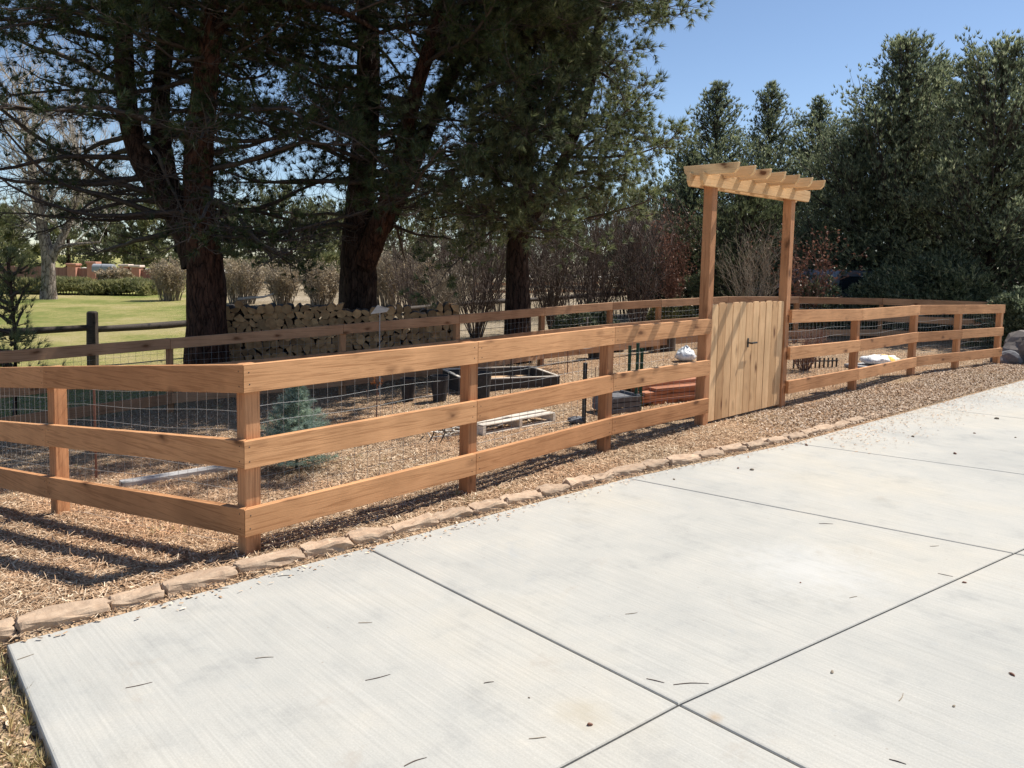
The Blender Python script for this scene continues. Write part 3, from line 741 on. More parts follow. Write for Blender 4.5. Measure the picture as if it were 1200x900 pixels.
pine(t2, st2, [56, 40, 34], lambda z: .2+.7*smooth(z, 2.4, 4.6), zmin=2.2, needle=(.14, .010, 30), density=1.05)
# pine 3
t3 = thing('pine_tree', 'tall pine right of the firewood whose sunlit green crown reaches toward the arbor', 'tree', (*at(606, 380, 14.5)[:2], -.4))
b = at(606, 410, 14.5); b[2] = g1(b[0], b[1])-.2
st3 = [([b, *stem([(606, 350), (607, 300), (611, 230), (616, 160), (614, 80), (612, 0)], 14.5, [(0, 0, 1.6), (0, .1, 2), (0, 0, 1.6)])], [0.272, 0.232, 0.216, 0.192, 0.160, 0.152, 0.136, 0.104, 0.072, 0.024], M_bark),
       ([*stem([(618, 262), (642, 225), (668, 170), (690, 110), (700, 40), (705, 0)], 14.5, [(.2, 0, 1.5), (.1, 0, 1.5)], [0, .1, .2, .3, .4, .5])], [0.128, 0.112, 0.100, 0.088, 0.080, 0.072, 0.048, 0.016], M_bark),
       ([*stem([(585, 60), (630, 42), (660, 28), (700, 12), (760, 6)], 14.2)], [.1, .09, .075, .06, .02], M_branch)]
pine(t3, st3, [60, 80, 14], lambda z: .4+.58*smooth(z, 2.0, 3.2), zmin=1.9, matf=M_pinelt, needle=(.14, .011, 34), density=1.1, length=(1.1, 2.7), azbias=(-2.0, .4), xlim=3.0)

x3, y3 = at(606, 380, 14.5)[:2]  # unseen upper limbs above the frame, added to cast shade on the yard
shade_limbs = [([(x3+.05, y3, 6.2), (1.2, 12.8, 7.2), (2.3, 11.3, 7.9), (3.1, 10.2, 8.3)], [.12, .09, .06, .02], M_branch),
       ([(x3, y3, 7.0), (-.4, 12.6, 8.0), (-.3, 10.9, 8.5), (.2, 9.6, 8.8)], [.12, .09, .06, .02], M_branch),
       ([(x3+.1, y3, 6.6), (.7, 13.0, 7.6), (1.0, 11.4, 8.2), (1.5, 10.0, 8.6)], [.12, .09, .06, .02], M_branch)]
pine(t3, shade_limbs, [18, 26, 18], lambda z: 1.0, zmin=6.6, matf=M_pinelt, needle=(.18, .016, 22), density=1.2, length=(.9, 1.9), droop=.05)
def evergreen(label, x, y, H, Rb, matf=M_spruce, nl=None, group=None, skirt=.05, needle=(.13, .03, 7), shape=.75, tips=1.0, seed=0, trunk_r=.14, per=16, round_=1.0, shell=.35, name='evergreen_tree'):
    zg = g1(x, y); root = thing(name, label, 'tree', (x, y, zg), 0, group)
    V, F, Q, q = trunk_tube([(x, y, zg-.1), (x+.05, y, zg+H*.5), (x, y, zg+H*.93)], [trunk_r, trunk_r*.6, .02], 8, .05)
    obj('trunk', new_mesh('trunk', V, F, M_bark, True), root)
    nl = nl or int(14+H*Rb*6.5); per = per*8
    t = (np.arange(nl)+RNG.random(nl))/nl; t = t**.85; h = skirt*H+(H*.985-skirt*H)*t
    prof = (np.clip(1-t, 0, 1)**shape)*round_+.015
    az = np.arange(nl)*2.4+RNG.uniform(-.5, .5, nl)
    R = Rb*1.05*prof*RNG.choice([.5, .75, .95, 1.1, 1.35], nl)*(1+.15*np.sin(az*2+seed))
    up = .12+.9*t**2+RNG.uniform(-.1, .25, nl)
    up = up+np.where((RNG.random(nl) < .35) & (t > .35), RNG.uniform(.8, 1.8, nl), 0)
    d = np.stack([np.cos(az), np.sin(az), up], 1)
    base = np.stack([np.full(nl, x), np.full(nl, y), zg+h-R*up*.55], 1)
    Vb, Fb = tubes(base, base+d*R[:, None], .03, .008, 4)
    C = []; D = []; T0 = []; T1 = []
    for i in range(nl):
        m = max(12, int(per*(.06+.94*(R[i]/Rb))))
        u = .25+.8*RNG.random(m)**.7; w_ = (.07+.16*Rb/1.6*np.sin(np.clip(u, 0, 1)*2.6))*(.2+.8*min(1, R[i]/Rb*1.6))
        c = base[i]+d[i]*(R[i]*u)[:, None]+RNG.normal(0, 1, (m, 3))*w_[:, None]*[1, 1, .55]
        out = c-(base[i]+d[i]*(R[i]*.3)); out /= np.linalg.norm(out, axis=1, keepdims=True)+1e-6
        dd = out*.7+rand_dirs(m)*.4+np.array([0, 0, .6]); C.append(c); D.append(dd/np.linalg.norm(dd, axis=1, keepdims=True))
        k = RNG.integers(0, m, 10); T0.append(np.repeat(base[i][None]+d[i]*R[i]*.4, 10, 0)); T1.append(c[k])
    C = np.concatenate(C); D = np.concatenate(D)
    Vt, Ft = tubes(np.concatenate(T0), np.concatenate(T1), .010, .004, 3)
    obj('branches', new_mesh('branches', *join([(Vb, Fb), (Vt, np.concatenate([Ft], 0))]), M_branch), root)
    V, F = tufts(C, D, needle[2], needle[0], needle[1], .55)
    obj('crown', new_mesh('crown', V, F, matf), root)
    return root
def ev(label, px, pytop, wpx, dep, **kw):
    p = at(px, pytop, dep); zg = g1(p[0], p[1]); return evergreen(label, p[0], p[1], p[2]-zg, wpx*dep/900/2, **kw)
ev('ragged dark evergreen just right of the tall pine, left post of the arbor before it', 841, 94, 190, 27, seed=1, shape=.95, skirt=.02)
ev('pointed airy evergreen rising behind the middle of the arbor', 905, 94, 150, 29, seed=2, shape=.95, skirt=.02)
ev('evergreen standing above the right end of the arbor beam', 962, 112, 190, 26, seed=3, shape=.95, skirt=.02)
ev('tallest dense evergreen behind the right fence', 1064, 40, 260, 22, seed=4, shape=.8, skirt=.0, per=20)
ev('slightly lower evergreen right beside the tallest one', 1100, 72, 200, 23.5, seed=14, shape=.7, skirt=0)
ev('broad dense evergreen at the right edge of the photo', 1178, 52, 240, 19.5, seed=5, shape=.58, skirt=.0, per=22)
ev('dense evergreen filling in behind the rightmost evergreens', 1262, 60, 240, 21, seed=6, shape=.6, skirt=0)
ev('short rounded juniper behind the arbor opening, grey green', 880, 200, 150, 21, seed=8, shape=.55, skirt=0, name='juniper', matf=foliage('juniper_needles', [(.07, .09, .05), (.13, .16, .085), (.2, .23, .13)], .35, .8))
ev('mid height evergreen right of the arbor, leaning on the tallest one', 1008, 150, 190, 22.5, seed=9, shape=.62, skirt=0)
ev('small evergreen behind the left arbor post', 812, 180, 120, 26, seed=10, shape=.6, skirt=.06)
# far pines behind the lawn
far = [(-30, 240, 90, 62), (10, 245, 50, 70), (78, 238, 50, 84), (122, 228, 70, 74), (165, 240, 60, 66), (205, 235, 70, 72), (272, 245, 60, 76), (318, 222, 75, 70), (360, 250, 60, 66), (398, 240, 80, 78), (470, 240, 80, 70), (520, 215, 80, 66), (575, 235, 90, 62), (640, 230, 80, 70), (700, 225, 90, 64), (760, 225, 90, 60)]
fl = ['low far pine at the left edge beyond the lawn', 'small grey far pine left of the bare tree', 'far pine directly behind the bare tree', 'far pine above the mailbox', 'far pine just left of the left pine trunk', 'far pine hidden mostly by the left pine trunk', 'far pine just right of the left pine trunk', 'far sunlit pine above the firewood', 'short far pine between the two big pines', 'far pine behind the massive forked pine', 'far pine right of the massive forked pine', 'far pine between forked pine and tall pine', 'far pine behind the tall pine trunk', 'far pine right of the tall pine trunk', 'far pine above the dark bare shrubs', 'far pine left of the arbor']
M_farpine = foliage('far_pine_needles', [(.09, .115, .055), (.14, .165, .08), (.20, .215, .11), (.28, .27, .16)], .4, .35)
for i, ((px, py, w, dep), lb) in enumerate(zip(far, fl)):
    ev(lb, px, py, w*1.25, dep, seed=20+i, shape=.4, skirt=.06, matf=M_farpine, needle=(.5, .10, 7), nl=34, per=8, name='pine_tree', trunk_r=.3, shell=.2)

def bare_tree(root, stems, nprim, L=(2, 5), r=.05, m=M_grybark, mt=M_twig, zmin=2, depthn=3, zc=.5):
    for pts, rad in stems:
        V, F, Q, q = trunk_tube(pts, rad, 12, .05); obj('trunk', new_mesh('trunk', V, F, m, True), root)
    S0 = []; S1 = []; R0 = []; R1 = []
    def rec(p, d, L, r, lev):
        n = 5; B = branchwalk(p, d, L, n, .04, .16, .12); rr = np.linspace(r, r*.45, n+1)
        for i in range(n): S0.append(B[i]); S1.append(B[i+1]); R0.append(rr[i]); R1.append(rr[i+1])
        if lev == 0: return
        for k in range(5 if lev > 1 else 6):
            i = RNG.integers(1, n+1); dd = B[i]-B[i-1]; dd /= np.linalg.norm(dd)
            rec(B[i], dd*.8+rand_dirs(1)[0]*.75+np.array([0, 0, .2]), L*RNG.uniform(.35, .6), max(rr[i]*.55, .008), lev-1)
    for (pts, rad), npm in zip(stems, nprim):
        V, F, Q, q = trunk_tube(pts, rad, 4, 0, 8); ok = [i for i in range(len(Q)) if Q[i][2] > zmin] or list(range(len(Q)//2, len(Q)))
        for k in range(npm):
            i = ok[int(len(ok)*(k+RNG.random())/npm)]; az = RNG.uniform(0, 6.28)
            rec(Q[i], np.array([math.cos(az), math.sin(az), zc]), RNG.uniform(*L), min(q[i]*.5, r), depthn)
    V, F = tubes(S0, S1, R0, R1, 4); obj('branches', new_mesh('branches', V, F, mt), root)
M_paletwig = simple('pale_bare_twig', (.36, .31, .26), (.52, .46, .40), 4, .9, 0)
tb = thing('bare_tree', 'leafless pale grey tree standing on the far lawn at the left', 'tree', (*at(57, 350, 38)[:2], -.75))
b = at(57, 358, 38); b[2] = g1(b[0], b[1])-.1
bare_tree(tb, [([b, *stem([(57, 335), (56, 300), (48, 262), (40, 215), (32, 160), (22, 100)], 38)], [.42, .33, .29, .24, .20, .15, .1, .04]),
               ([*stem([(60, 300), (72, 280), (88, 240), (92, 190), (80, 140)], 38, None, [0, .2, .5, .8, 1])], [.22, .18, .14, .1, .04]),
               ([*stem([(62, 305), (72, 290), (95, 286), (118, 284)], 38)], [.14, .11, .08, .04])], [30, 18, 2], (1.6, 3.6), .07, mt=M_paletwig, zmin=2.4, zc=1.3)

def shrub(name, label, x, y, H, W, nst, m, group=None, leaf=None, r=.012, lean=.6, sub=5, cat='shrub', leafn=(.05, .03, 4), lev2=True, base_=.12, hs_=1.0):
    H = H*hs_; zg = g1(x, y); root = thing(name, label, cat, (x, y, zg), 0, group)
    S0 = []; S1 = []; R0 = []; R1 = []; C = []
    def ln(B, a, b_):
        rr = np.linspace(a, b_, len(B))
        for i in range(len(B)-1): S0.append(B[i]); S1.append(B[i+1]); R0.append(rr[i]); R1.append(rr[i+1])
    for k in range(nst):
        az = RNG.uniform(0, 6.28); l = lean*math.sqrt(RNG.random())
        bs = base_*RNG.random()**.5; p = np.array([x+math.cos(az)*W*bs, y+math.sin(az)*W*bs, zg-.03])
        d = np.array([math.cos(az)*l*W/H, math.sin(az)*l*W/H, 1.]); L = H*RNG.uniform(.75, 1.05)
        B = branchwalk(p, d, L, 7, -.02, .07, .0); ln(B, r, r*.35)
        for s_ in range(sub):
            i = RNG.integers(2, 8); dd = B[i]-B[i-1]; dd /= np.linalg.norm(dd)
            B2 = branchwalk(B[i], dd+rand_dirs(1)[0]*.7, H*RNG.uniform(.12, .3), 3, 0, .12, .05); ln(B2, r*.4, r*.22)
            if lev2:
                for q in range(3):
                    j = RNG.integers(1, 4); B3 = branchwalk(B2[j], dd+rand_dirs(1)[0]*.9, H*RNG.uniform(.06, .14), 2, 0, .1, .05); ln(B3, r*.25, r*.16); C.append(B3[-1])
            C.append(B2[-1])
    V, F = tubes(S0, S1, R0, R1, 3); obj('stems', new_mesh('stems', V, F, m), root)
    if leaf:
        C = np.array(C); V, F = tufts(C, rand_dirs(len(C)), leafn[2], leafn[0], leafn[1], .9); obj('foliage', new_mesh('foliage', V, F, leaf), root)
    return root
def sh(name, label, px, pyt, wpx, dep, nst, m, **kw):
    p = at(px, pyt, dep); zg = g1(p[0], p[1]); return shrub(name, label, p[0], p[1], p[2]-zg, wpx*dep/900/2, nst, m, **kw)
# sunlit tan shrubs beyond the wood pile
for px, pyt, w, dep, lb in [(284, 303, 58, 36, 'round tan leafless shrub just right of the left pine trunk'), (331, 311, 44, 35, 'smallest round tan leafless shrub above the firewood'), (376, 307, 50, 34, 'round tan leafless shrub just left of the forked pine trunk'), (199, 303, 46, 38, 'pale tan leafless shrub at the end of the clipped hedge'), (455, 290, 60, 33, 'tan leafless shrub right of the forked pine trunk'), (492, 300, 50, 30, 'loose tan leafless shrub above the right part of the firewood')]:
    sh('bare_shrub', lb, px, pyt, w, dep, 90, M_twig, r=.02, lean=.5, sub=8, leaf=M_bud, leafn=(.09, .035, 3), base_=.5, hs_=.8)
sh('bare_shrub', 'clipped rounded tan bush in front of the far brown wall', 135, 315, 34, 46, 120, M_twig, r=.02, lean=.3, sub=6, leaf=M_bud, leafn=(.16, .08, 5), base_=.7, hs_=.8)
for px, pyt, w, dep, lb, m in [(560, 262, 120, 20, 'tangled brown bare shrub left of the tall pine trunk', M_twigdk), (650, 285, 70, 21, 'thin dark bare shrub right of the tall pine trunk', M_twigdk), (700, 255, 120, 19.5, 'large dark bare shrub in the middle between the tall pine and the arbor', M_twigdk), (752, 250, 100, 19, 'dark bare shrub nearest the left arbor post', M_twigdk), (520, 320, 70, 19, 'low bare shrub above the right end of the firewood', M_twig)]:
    sh('bare_shrub', lb, px, pyt, w, dep, 34, m, r=.018, lean=.95, sub=9)
for px, pyt, w, dep, lb in [(590, 268, 150, 27, 'wide bare thicket far behind the tall pine trunk'), (675, 262, 150, 28, 'wide bare thicket far behind the large dark bare shrub'), (745, 262, 120, 26, 'bare thicket far behind the shrub nearest the left arbor post'), (500, 285, 110, 27, 'bare thicket in the gap between the forked pine and tall pine')]:
    sh('bare_thicket', lb, px, pyt, w, dep, 60, M_twigdk, r=.016, lean=.6, sub=8, base_=.6)
sh('bare_shrub', 'russet leafed shrub behind the right arbor post', 945, 290, 70, 18.5, 22, M_twigrd, r=.008, lean=1.0, sub=6, leaf=M_rleaf, leafn=(.06, .04, 3))
sh('bare_shrub', 'orange tinged bare shrub top left of the arbor post', 792, 262, 46, 22, 30, M_twigrd, r=.012, lean=.9, sub=8, leaf=M_rleaf, leafn=(.06, .04, 2))
sh('bare_shrub', 'pale twiggy shrub seen through the arbor opening', 884, 285, 60, 18, 34, M_twig, r=.010, lean=1, sub=8)
sh('bare_shrub', 'reddish low twigs behind the first bay of the right fence', 945, 385, 60, 12.4, 40, M_twigrd, r=.007, lean=1, sub=8)
# green low bushes near the back fence
def bush(label, px, pyt, wpx, dep, matf, name='bush', n=1400, needle=(.10, .05, 5), hk=None, cat='shrub'):
    p = at(px, pyt, dep); zg = g1(p[0], p[1]); H = p[2]-zg; W = wpx*dep/900/2
    root = thing(name, label, cat, (p[0], p[1], zg))
    d = rand_dirs(n); d[:, 2] = np.abs(d[:, 2]); rr = RNG.uniform(.55, 1.0, (n, 1))**.5*(1+.15*np.sin(d[:, :1]*7+d[:, 1:2]*5))
    C = np.array([p[0], p[1], zg])+d*rr*np.array([W, W*.8, H]); V, F = tufts(C, d, needle[2], needle[0], needle[1], .8)
    obj('foliage', new_mesh('foliage', V, F, matf), root)
    ns = 14; dd = rand_dirs(ns); dd[:, 2] = np.abs(dd[:, 2])+.4
    S0 = np.tile([[p[0], p[1], zg-.03]], (ns, 1)); V, F = tubes(S0, S0+dd*np.array([W, W*.8, H])*.55, .02, .008, 4); obj('stems', new_mesh('stems', V, F, M_twigdk), root)
bush('small fresh green bush behind the rear fence left of the arbor', 790, 355, 60, 19.5, M_hedge)
bush('dark low evergreen bush behind the rear fence below the bare shrubs', 690, 362, 80, 18.5, M_spruce)
bush('dark low evergreen bush right of the right fence end', 1195, 345, 90, 16.5, M_spruce, n=3000)
bush('low dark bush hiding the lower half of the parked car', 1036, 322, 95, 18.9, M_spruce, n=2600)
bush('small dark bush at the front of the parked car', 962, 330, 60, 18.7, M_spruce, n=1500)
bush('shaded evergreen bush under the tallest evergreen', 1105, 300, 130, 19, M_spruce, n=5000)

# hedge, wall, pillars, mailbox far left
hx0 = at(-30, 345, 43); hx1 = at(182, 345, 43)
root = thing('clipped_hedge', 'long low clipped hedge along the far side of the lawn', 'hedge', ((hx0[0]+hx1[0])/2, 43, -.75))
n = 5200; xs = RNG.uniform(hx0[0], hx1[0], n); t = RNG.random(n); zz = g1(-20, 43)+.05+t*.62+.1*np.sin(xs*1.7)+.06*np.sin(xs*4.1)
C = np.stack([xs, 43+RNG.uniform(-1.1, 1.1, n)*(1-.4*t**3), zz], 1); V, F = tufts(C, np.tile([[0, -.2, 1.]], (n, 1)), 7, .26, .09, .9)
obj('foliage', new_mesh('foliage', V, F, M_hedge), root)
S0 = np.stack([np.linspace(hx0[0]+.3, hx1[0]-.3, 60), np.full(60, 43.), np.full(60, g1(-20, 43)-.05)], 1); V, F = tubes(S0, S0+np.array([.05, 0, .8]), .03, .015, 4); obj('stems', new_mesh('stems', V, F, M_twigdk), root)
wy = 52; zg = g1(-30, wy)
x0 = at(-60, 330, wy)[0]; x1 = at(196, 330, wy)[0]; ztop = at(60, 313, wy)[2]
root = thing('boundary_wall', 'brown board wall with terracotta pillars beyond the far hedge', 'wall', ((x0+x1)/2, wy, zg))
mb = MB(); xx = x0
while xx < x1-.1: mb.box(xx, min(xx+.48, x1), wy-.04, wy+.04+random.uniform(0, .02), zg-.1, ztop+random.uniform(-.03, .03)); xx += .5
obj('panel', mb.me('panel', M_wall), root)
for px, top in [(-20, 309), (87, 309), (110, 307), (148, 310), (161, 311), (190, 311)]:
    c = at(px, 330, wy)[0]; zt_ = at(px, top, wy)[2]
    mb = MB(); mb.box(c-.28, c+.28, wy-.3, wy+.3, zg-.1, zt_-.14); pl = obj('pillar', mb.me('pillar', M_brick), root)
    mb = MB(); mb.box(c-.36, c+.36, wy-.38, wy+.38, zt_-.14, zt_+.02); bevel(obj('cap', mb.me('cap', M_brick if px in (87, 110) else M_cap), pl), .03)
mx, my = at(122, 320, 48)[0], 48; mz = at(122, 308, 48)[2]
root = thing('mailbox', 'grey roadside mailbox on a post beside a terracotta pillar', 'mailbox', (mx, my, g1(mx, my)))
mb = MB(); mb.box(-.07, .07, -.07, .07, -.2, 1.15); obj('post', mb.me('post', M_twigdk), root, ptr(mx-.3, my, g1(mx, my)))
prof = [(-.28, 0), (.28, 0), (.28, .28)]+[(.28*math.cos(a), .28+.2*math.sin(a)) for a in np.linspace(.2, math.pi-.2, 7)]+[(-.28, .28)]
mb = MB(); V = [(-.62, y, z) for y, z in prof]+[(.62, y, z) for y, z in prof]; n = len(prof)
mb.add(V, [tuple(range(n)), tuple(range(2*n-1, n-1, -1))]+[(i+n, (i+1) % n+n, (i+1) % n, i) for i in range(n)])
obj('box', mb.me('box', M_mail), root, ptr(mx, my, mz-.55))

# log rail fence beyond the back fence
lf = [(-14.6, 9.5), (-11.5, 12.3), (-8.35, 15.2), (-6.3, 17.3), (-4.1, 19.4), (-1.75, 22.0), (1.2, 24.0), (4.0, 26), (7, 28)]
root = thing('log_fence', 'dark weathered log rail fence running behind the pines', 'fence', (-8.35, 15.2, -.7))
for i, (x, y) in enumerate(lf):
    zg = g1(x, y); h = 1.12 if i < 5 else 1.05
    mb = MB(); mb.lathe([(.105, -.2), (.11, h*.4), (.10, h-.03), (.075, h)], 10, None, .05)
    obj('post', mb.me('post', M_dkwood), root, ptr(x, y, zg, 0, random.uniform(-.03, .03), random.uniform(-.03, .03)))
    if i < len(lf)-1:
        x2, y2 = lf[i+1]; 
        for hh in (.78, .36):
            a = np.array([x, y, zg+hh+random.uniform(-.03, .03)]); b_ = np.array([x2, y2, g1(x2, y2)+hh+random.uniform(-.03, .03)])
            V, F, _, _ = trunk_tube([a, (a+b_)/2+np.array([0, 0, random.uniform(-.04, .04)]), b_], [.065, .075, .06], 8, .05, 3)
            obj('rail', new_mesh('rail', V, F, M_dkwood, True), root)
root = thing('log_fence', 'distant pale board fence seen between the tall pine and the bare shrubs', 'fence', (5, 42, -.3))
for i in range(9):
    x, y = -2+i*3.2, 40+i*.9; zg = g1(x, y); mb = MB(); mb.box(-.08, .08, -.08, .08, -.2, 1.15); obj('post', mb.me('post', M_twigdk), root, ptr(x, y, zg))
    if i < 8:
        for hh in (.9, .5): mb = MB(); mb.box(0, 3.32, -.02, .02, -.07, .07); obj('rail', mb.me('rail', M_brail), root, ptr(x, y-.1, zg+hh, math.atan2(.9, 3.2)))

# far house glimpsed by the arbor
hx, hy = at(812, 300, 55)[:2]; zg = g1(hx, hy)
root = thing('house', 'reddish brown house wall glimpsed left of the arbor', 'house', (hx, hy, zg))
mb = MB(); mb.box(hx-3.6, hx+6, hy, hy+8, zg-.2, zg+3.6); obj('wall', mb.me('wall', M_house), root)
mb = MB(); mb.add([(hx-4.2, hy-.6, zg+3.5), (hx+6.6, hy-.6, zg+3.5), (hx+6.6, hy+8.6, zg+3.5), (hx-4.2, hy+8.6, zg+3.5), (hx-4.2, hy+4, zg+5.6), (hx+6.6, hy+4, zg+5.6)], [(0, 1, 5, 4), (2, 3, 4, 5), (1, 2, 5), (3, 0, 4), (3, 2, 1, 0)]); obj('roof', mb.me('roof', M_roof), root)
for dx in (-2.2, 1.2, 4):
    mb = MB(); mb.box(hx+dx-.6, hx+dx+.6, hy-.05, hy-.004, zg+1, zg+2.3); w = obj('window', mb.me('window', M_cap), root)
    mb = MB(); mb.box(hx+dx-.5, hx+dx+.5, hy-.065, hy-.052, zg+1.1, zg+2.2); obj('pane', mb.me('pane', M_glass), w)

# parked car behind the trees on the right
cx_, cy_ = at(1000, 330, 21.0)[:2]; zg = g1(cx_, cy_)
root = thing('parked_car', 'grey car parked in deep shade behind the right fence, half hidden by evergreens', 'car', (cx_, cy_, zg), R_(28))
CW = parent_world(root)
def carsec(prof, halfw, taper):
    V = []; 
    for sgn in (-1, 1):
        for x, z, in prof: V.append((x, sgn*halfw*(taper(z)), z))
    n = len(prof); return V, [tuple(range(n)), tuple(range(2*n-1, n-1, -1))]+[(i+n, (i+1) % n+n, (i+1) % n, i) for i in range(n)]
prof = [(-2.25, .35), (2.2, .35), (2.3, .6), (2.2, .82), (1.2, .98), (.45, 1.58), (-1.5, 1.62), (-2.15, 1.1), (-2.3, .8)]
V, F = carsec(prof, .88, lambda z: 1-.22*max(0, z-.9)); mb = MB(); mb.add(V, F); bevel(obj('body', mb.me('body', M_carpaint), root, CW), .06, 2)
V, F = carsec([(-1.7, 1.04), (.95, 1.04), (.42, 1.42), (-1.45, 1.46)], .865, lambda z: 1-.2*max(0, z-.9)); mb = MB(); mb.add(V, F)
obj('side_window', mb.me('side_window', M_glass), root, CW @ Matrix.Diagonal((1, 1.03, 1, 1)))
for wx in (-1.4, 1.4):
    for wy_ in (-.82, .82):
        mb = MB(); mb.lathe([(.2, -.1), (.33, -.1), (.34, 0), (.33, .1), (.2, .1)], 20, Matrix.Rotation(math.pi/2, 4, 'X')); obj('wheel', mb.me('wheel', M_tyre), root, CW @ Matrix.Translation((wx, wy_, .34)))

# ------------------------------------------------------------------ firewood
def log_mesh(kind, k):
    rs = np.random.default_rng(100+k)
    if kind == 0: a = np.linspace(0, 2*np.pi, 12, endpoint=False); p = np.stack([np.cos(a), np.sin(a)], 1)*(1+rs.normal(0, .05, (12, 1)))
    elif kind == 1: a = np.linspace(0, np.pi, 8); p = np.stack([np.cos(a), np.sin(a)-.4], 1)*1.1
    elif kind == 2: a = np.linspace(0, np.pi*.55, 6); p = np.concatenate([[[-.45, -.5]], np.stack([np.cos(a)*1.5-.5, np.sin(a)*1.5-.5], 1)])
    else: p = np.array([(-.9, -.6), (.2, -.9), (.9, -.4), (.7, .6), (-.1, .95), (-.8, .5)])*rs.uniform(.85, 1.1, (6, 2))
    n = len(p); y = .22; mb = MB()
    V = [(q[0]*.08, -y+rs.normal(0, .004), q[1]*.08) for q in p]+[(q[0]*.08, y, q[1]*.08) for q in p]
    mb.add(V, [tuple(range(n)), tuple(range(2*n-1, n-1, -1))]+[(i+n, (i+1) % n+n, (i+1) % n, i) for i in range(n)])
    me = new_mesh('firewood_log', mb.V, mb.F, M_logend); me.materials.append(M_logbark)
    for q in me.polygons:
        if q.index >= 2: q.material_index = 1 if (kind == 0 or q.index > 3) else 0
    return me
LM = [log_mesh(k % 4, k) for k in range(12)]
pA = np.array(at(262, 420, 13.3)[:2]); pB = np.array(at(537, 415, 14.0)[:2]); dW = pB-pA; LW = np.linalg.norm(dW); uW = dW/LW; angW = math.atan2(uW[1], uW[0])
cnt = 0
layer = 0; z = .08
while z < 1.42:
    x = .09+(.08 if layer % 2 else 0)
    while x < LW-.06:
        top = 1.34-.10*(x/LW)-.09*(x/LW > .52)+.05*math.sin(x*5)
        if z < top and cnt < 298:
            p = pA+uW*x; s_ = random.uniform(.98, 1.2)
            M = ptr(p[0]+random.uniform(-.0, .0), p[1]+random.uniform(-.05, .03), g1(p[0], p[1])+z+random.uniform(-.012, .012), angW, 0, 0) @ Matrix.Rotation(random.uniform(0, 6.28), 4, 'Y') @ Matrix.Diagonal((s_, 1, s_*random.uniform(.9, 1.1), 1))
            o = obj('firewood_log', random.choice(LM), None, M); tag(o, 'split firewood log with its pale cut end showing in the long stack', 'log', 'firewood logs in the long stack'); cnt += 1
        x += random.uniform(.135, .155)
    z += .118; layer += 1
# the rows hidden behind the face of the stack
mb = MB()
for k in range(190):
    x = random.uniform(.1, LW-.1); zz = random.uniform(.08, 1.22-.10*(x/LW)-.09*(x/LW > .52)); pq = pA+uW*x+np.array([-uW[1], uW[0]])*random.uniform(.42, .6)
    mb.lathe([(.085, -.22), (.085, .22)], 9, Matrix.Translation((pq[0], pq[1], g1(pq[0], pq[1])+zz)) @ Matrix.Rotation(angW, 4, 'Z') @ Matrix.Rotation(math.pi/2, 4, 'X'))
tag(obj('firewood_rear_rows', mb.me('firewood_rear_rows', M_logbark)), 'jumbled rear rows of firewood behind the stack front', kind='stuff')
# a few loose pieces on top
for px, py, rz, L, m, lb in [(300, 349, .2, .7, M_grey, 'short pale split branch lying on top of the left end of the firewood'), (445, 364, -.35, .42, M_grey, 'pale tilted square board on a thin stake before the firewood')]:
    p = at(px, py, 13.2 if L > .5 else 11.0)
    mb = MB()
    if L > .5: V, F, _, _ = trunk_tube([(-.3, 0, -.03), (-.1, 0, .0), (.12, 0, .02), (.3, 0, .08)], [.022, .025, .02, .008], 6, .15, 3); me = new_mesh('loose_branch', V, F, M_grey); tag(obj('loose_branch', me, None, ptr(*p, rz)), lb, 'branch')
    else:
        root = thing('stake_sign', lb, 'board', (p[0], p[1], g1(p[0], p[1])))
        mb.add([(-.13, -.01, -.06), (.10, -.01, -.02), (.14, -.01, .04), (-.03, -.01, .09), (-.13, .01, -.06), (.10, .01, -.02), (.14, .01, .04), (-.03, .01, .09)], [(0, 1, 2, 3), (7, 6, 5, 4), (0, 4, 5, 1), (1, 5, 6, 2), (2, 6, 7, 3), (3, 7, 4, 0)])
        obj('board', mb.me('board', M_grey), root, ptr(*p, 0, -.12) @ Matrix.Diagonal((1.0, 1, .9, 1))); zg = g1(p[0], p[1]); mb = MB(); mb.lathe([(.007, 0), (.007, p[2]-zg)], 6); obj('stake', mb.me('stake', M_wire), root, ptr(p[0], p[1]+.01, zg))
# row of round timber along the back bed (dark)

# ------------------------------------------------------------------ garden objects
def gp(px, py):   # ground point under a pixel, on the real terrain
    d = RI*(px-CX)/FPX+UP*(CY-py)/FPX+fw; o = np.array([0, 0, EYE]); t = 3.0
    for _ in range(60):
        z = g1(*(o+d*t)[:2]); t = (z-EYE)/d[2]*.5+t*.5
    return o+d*t
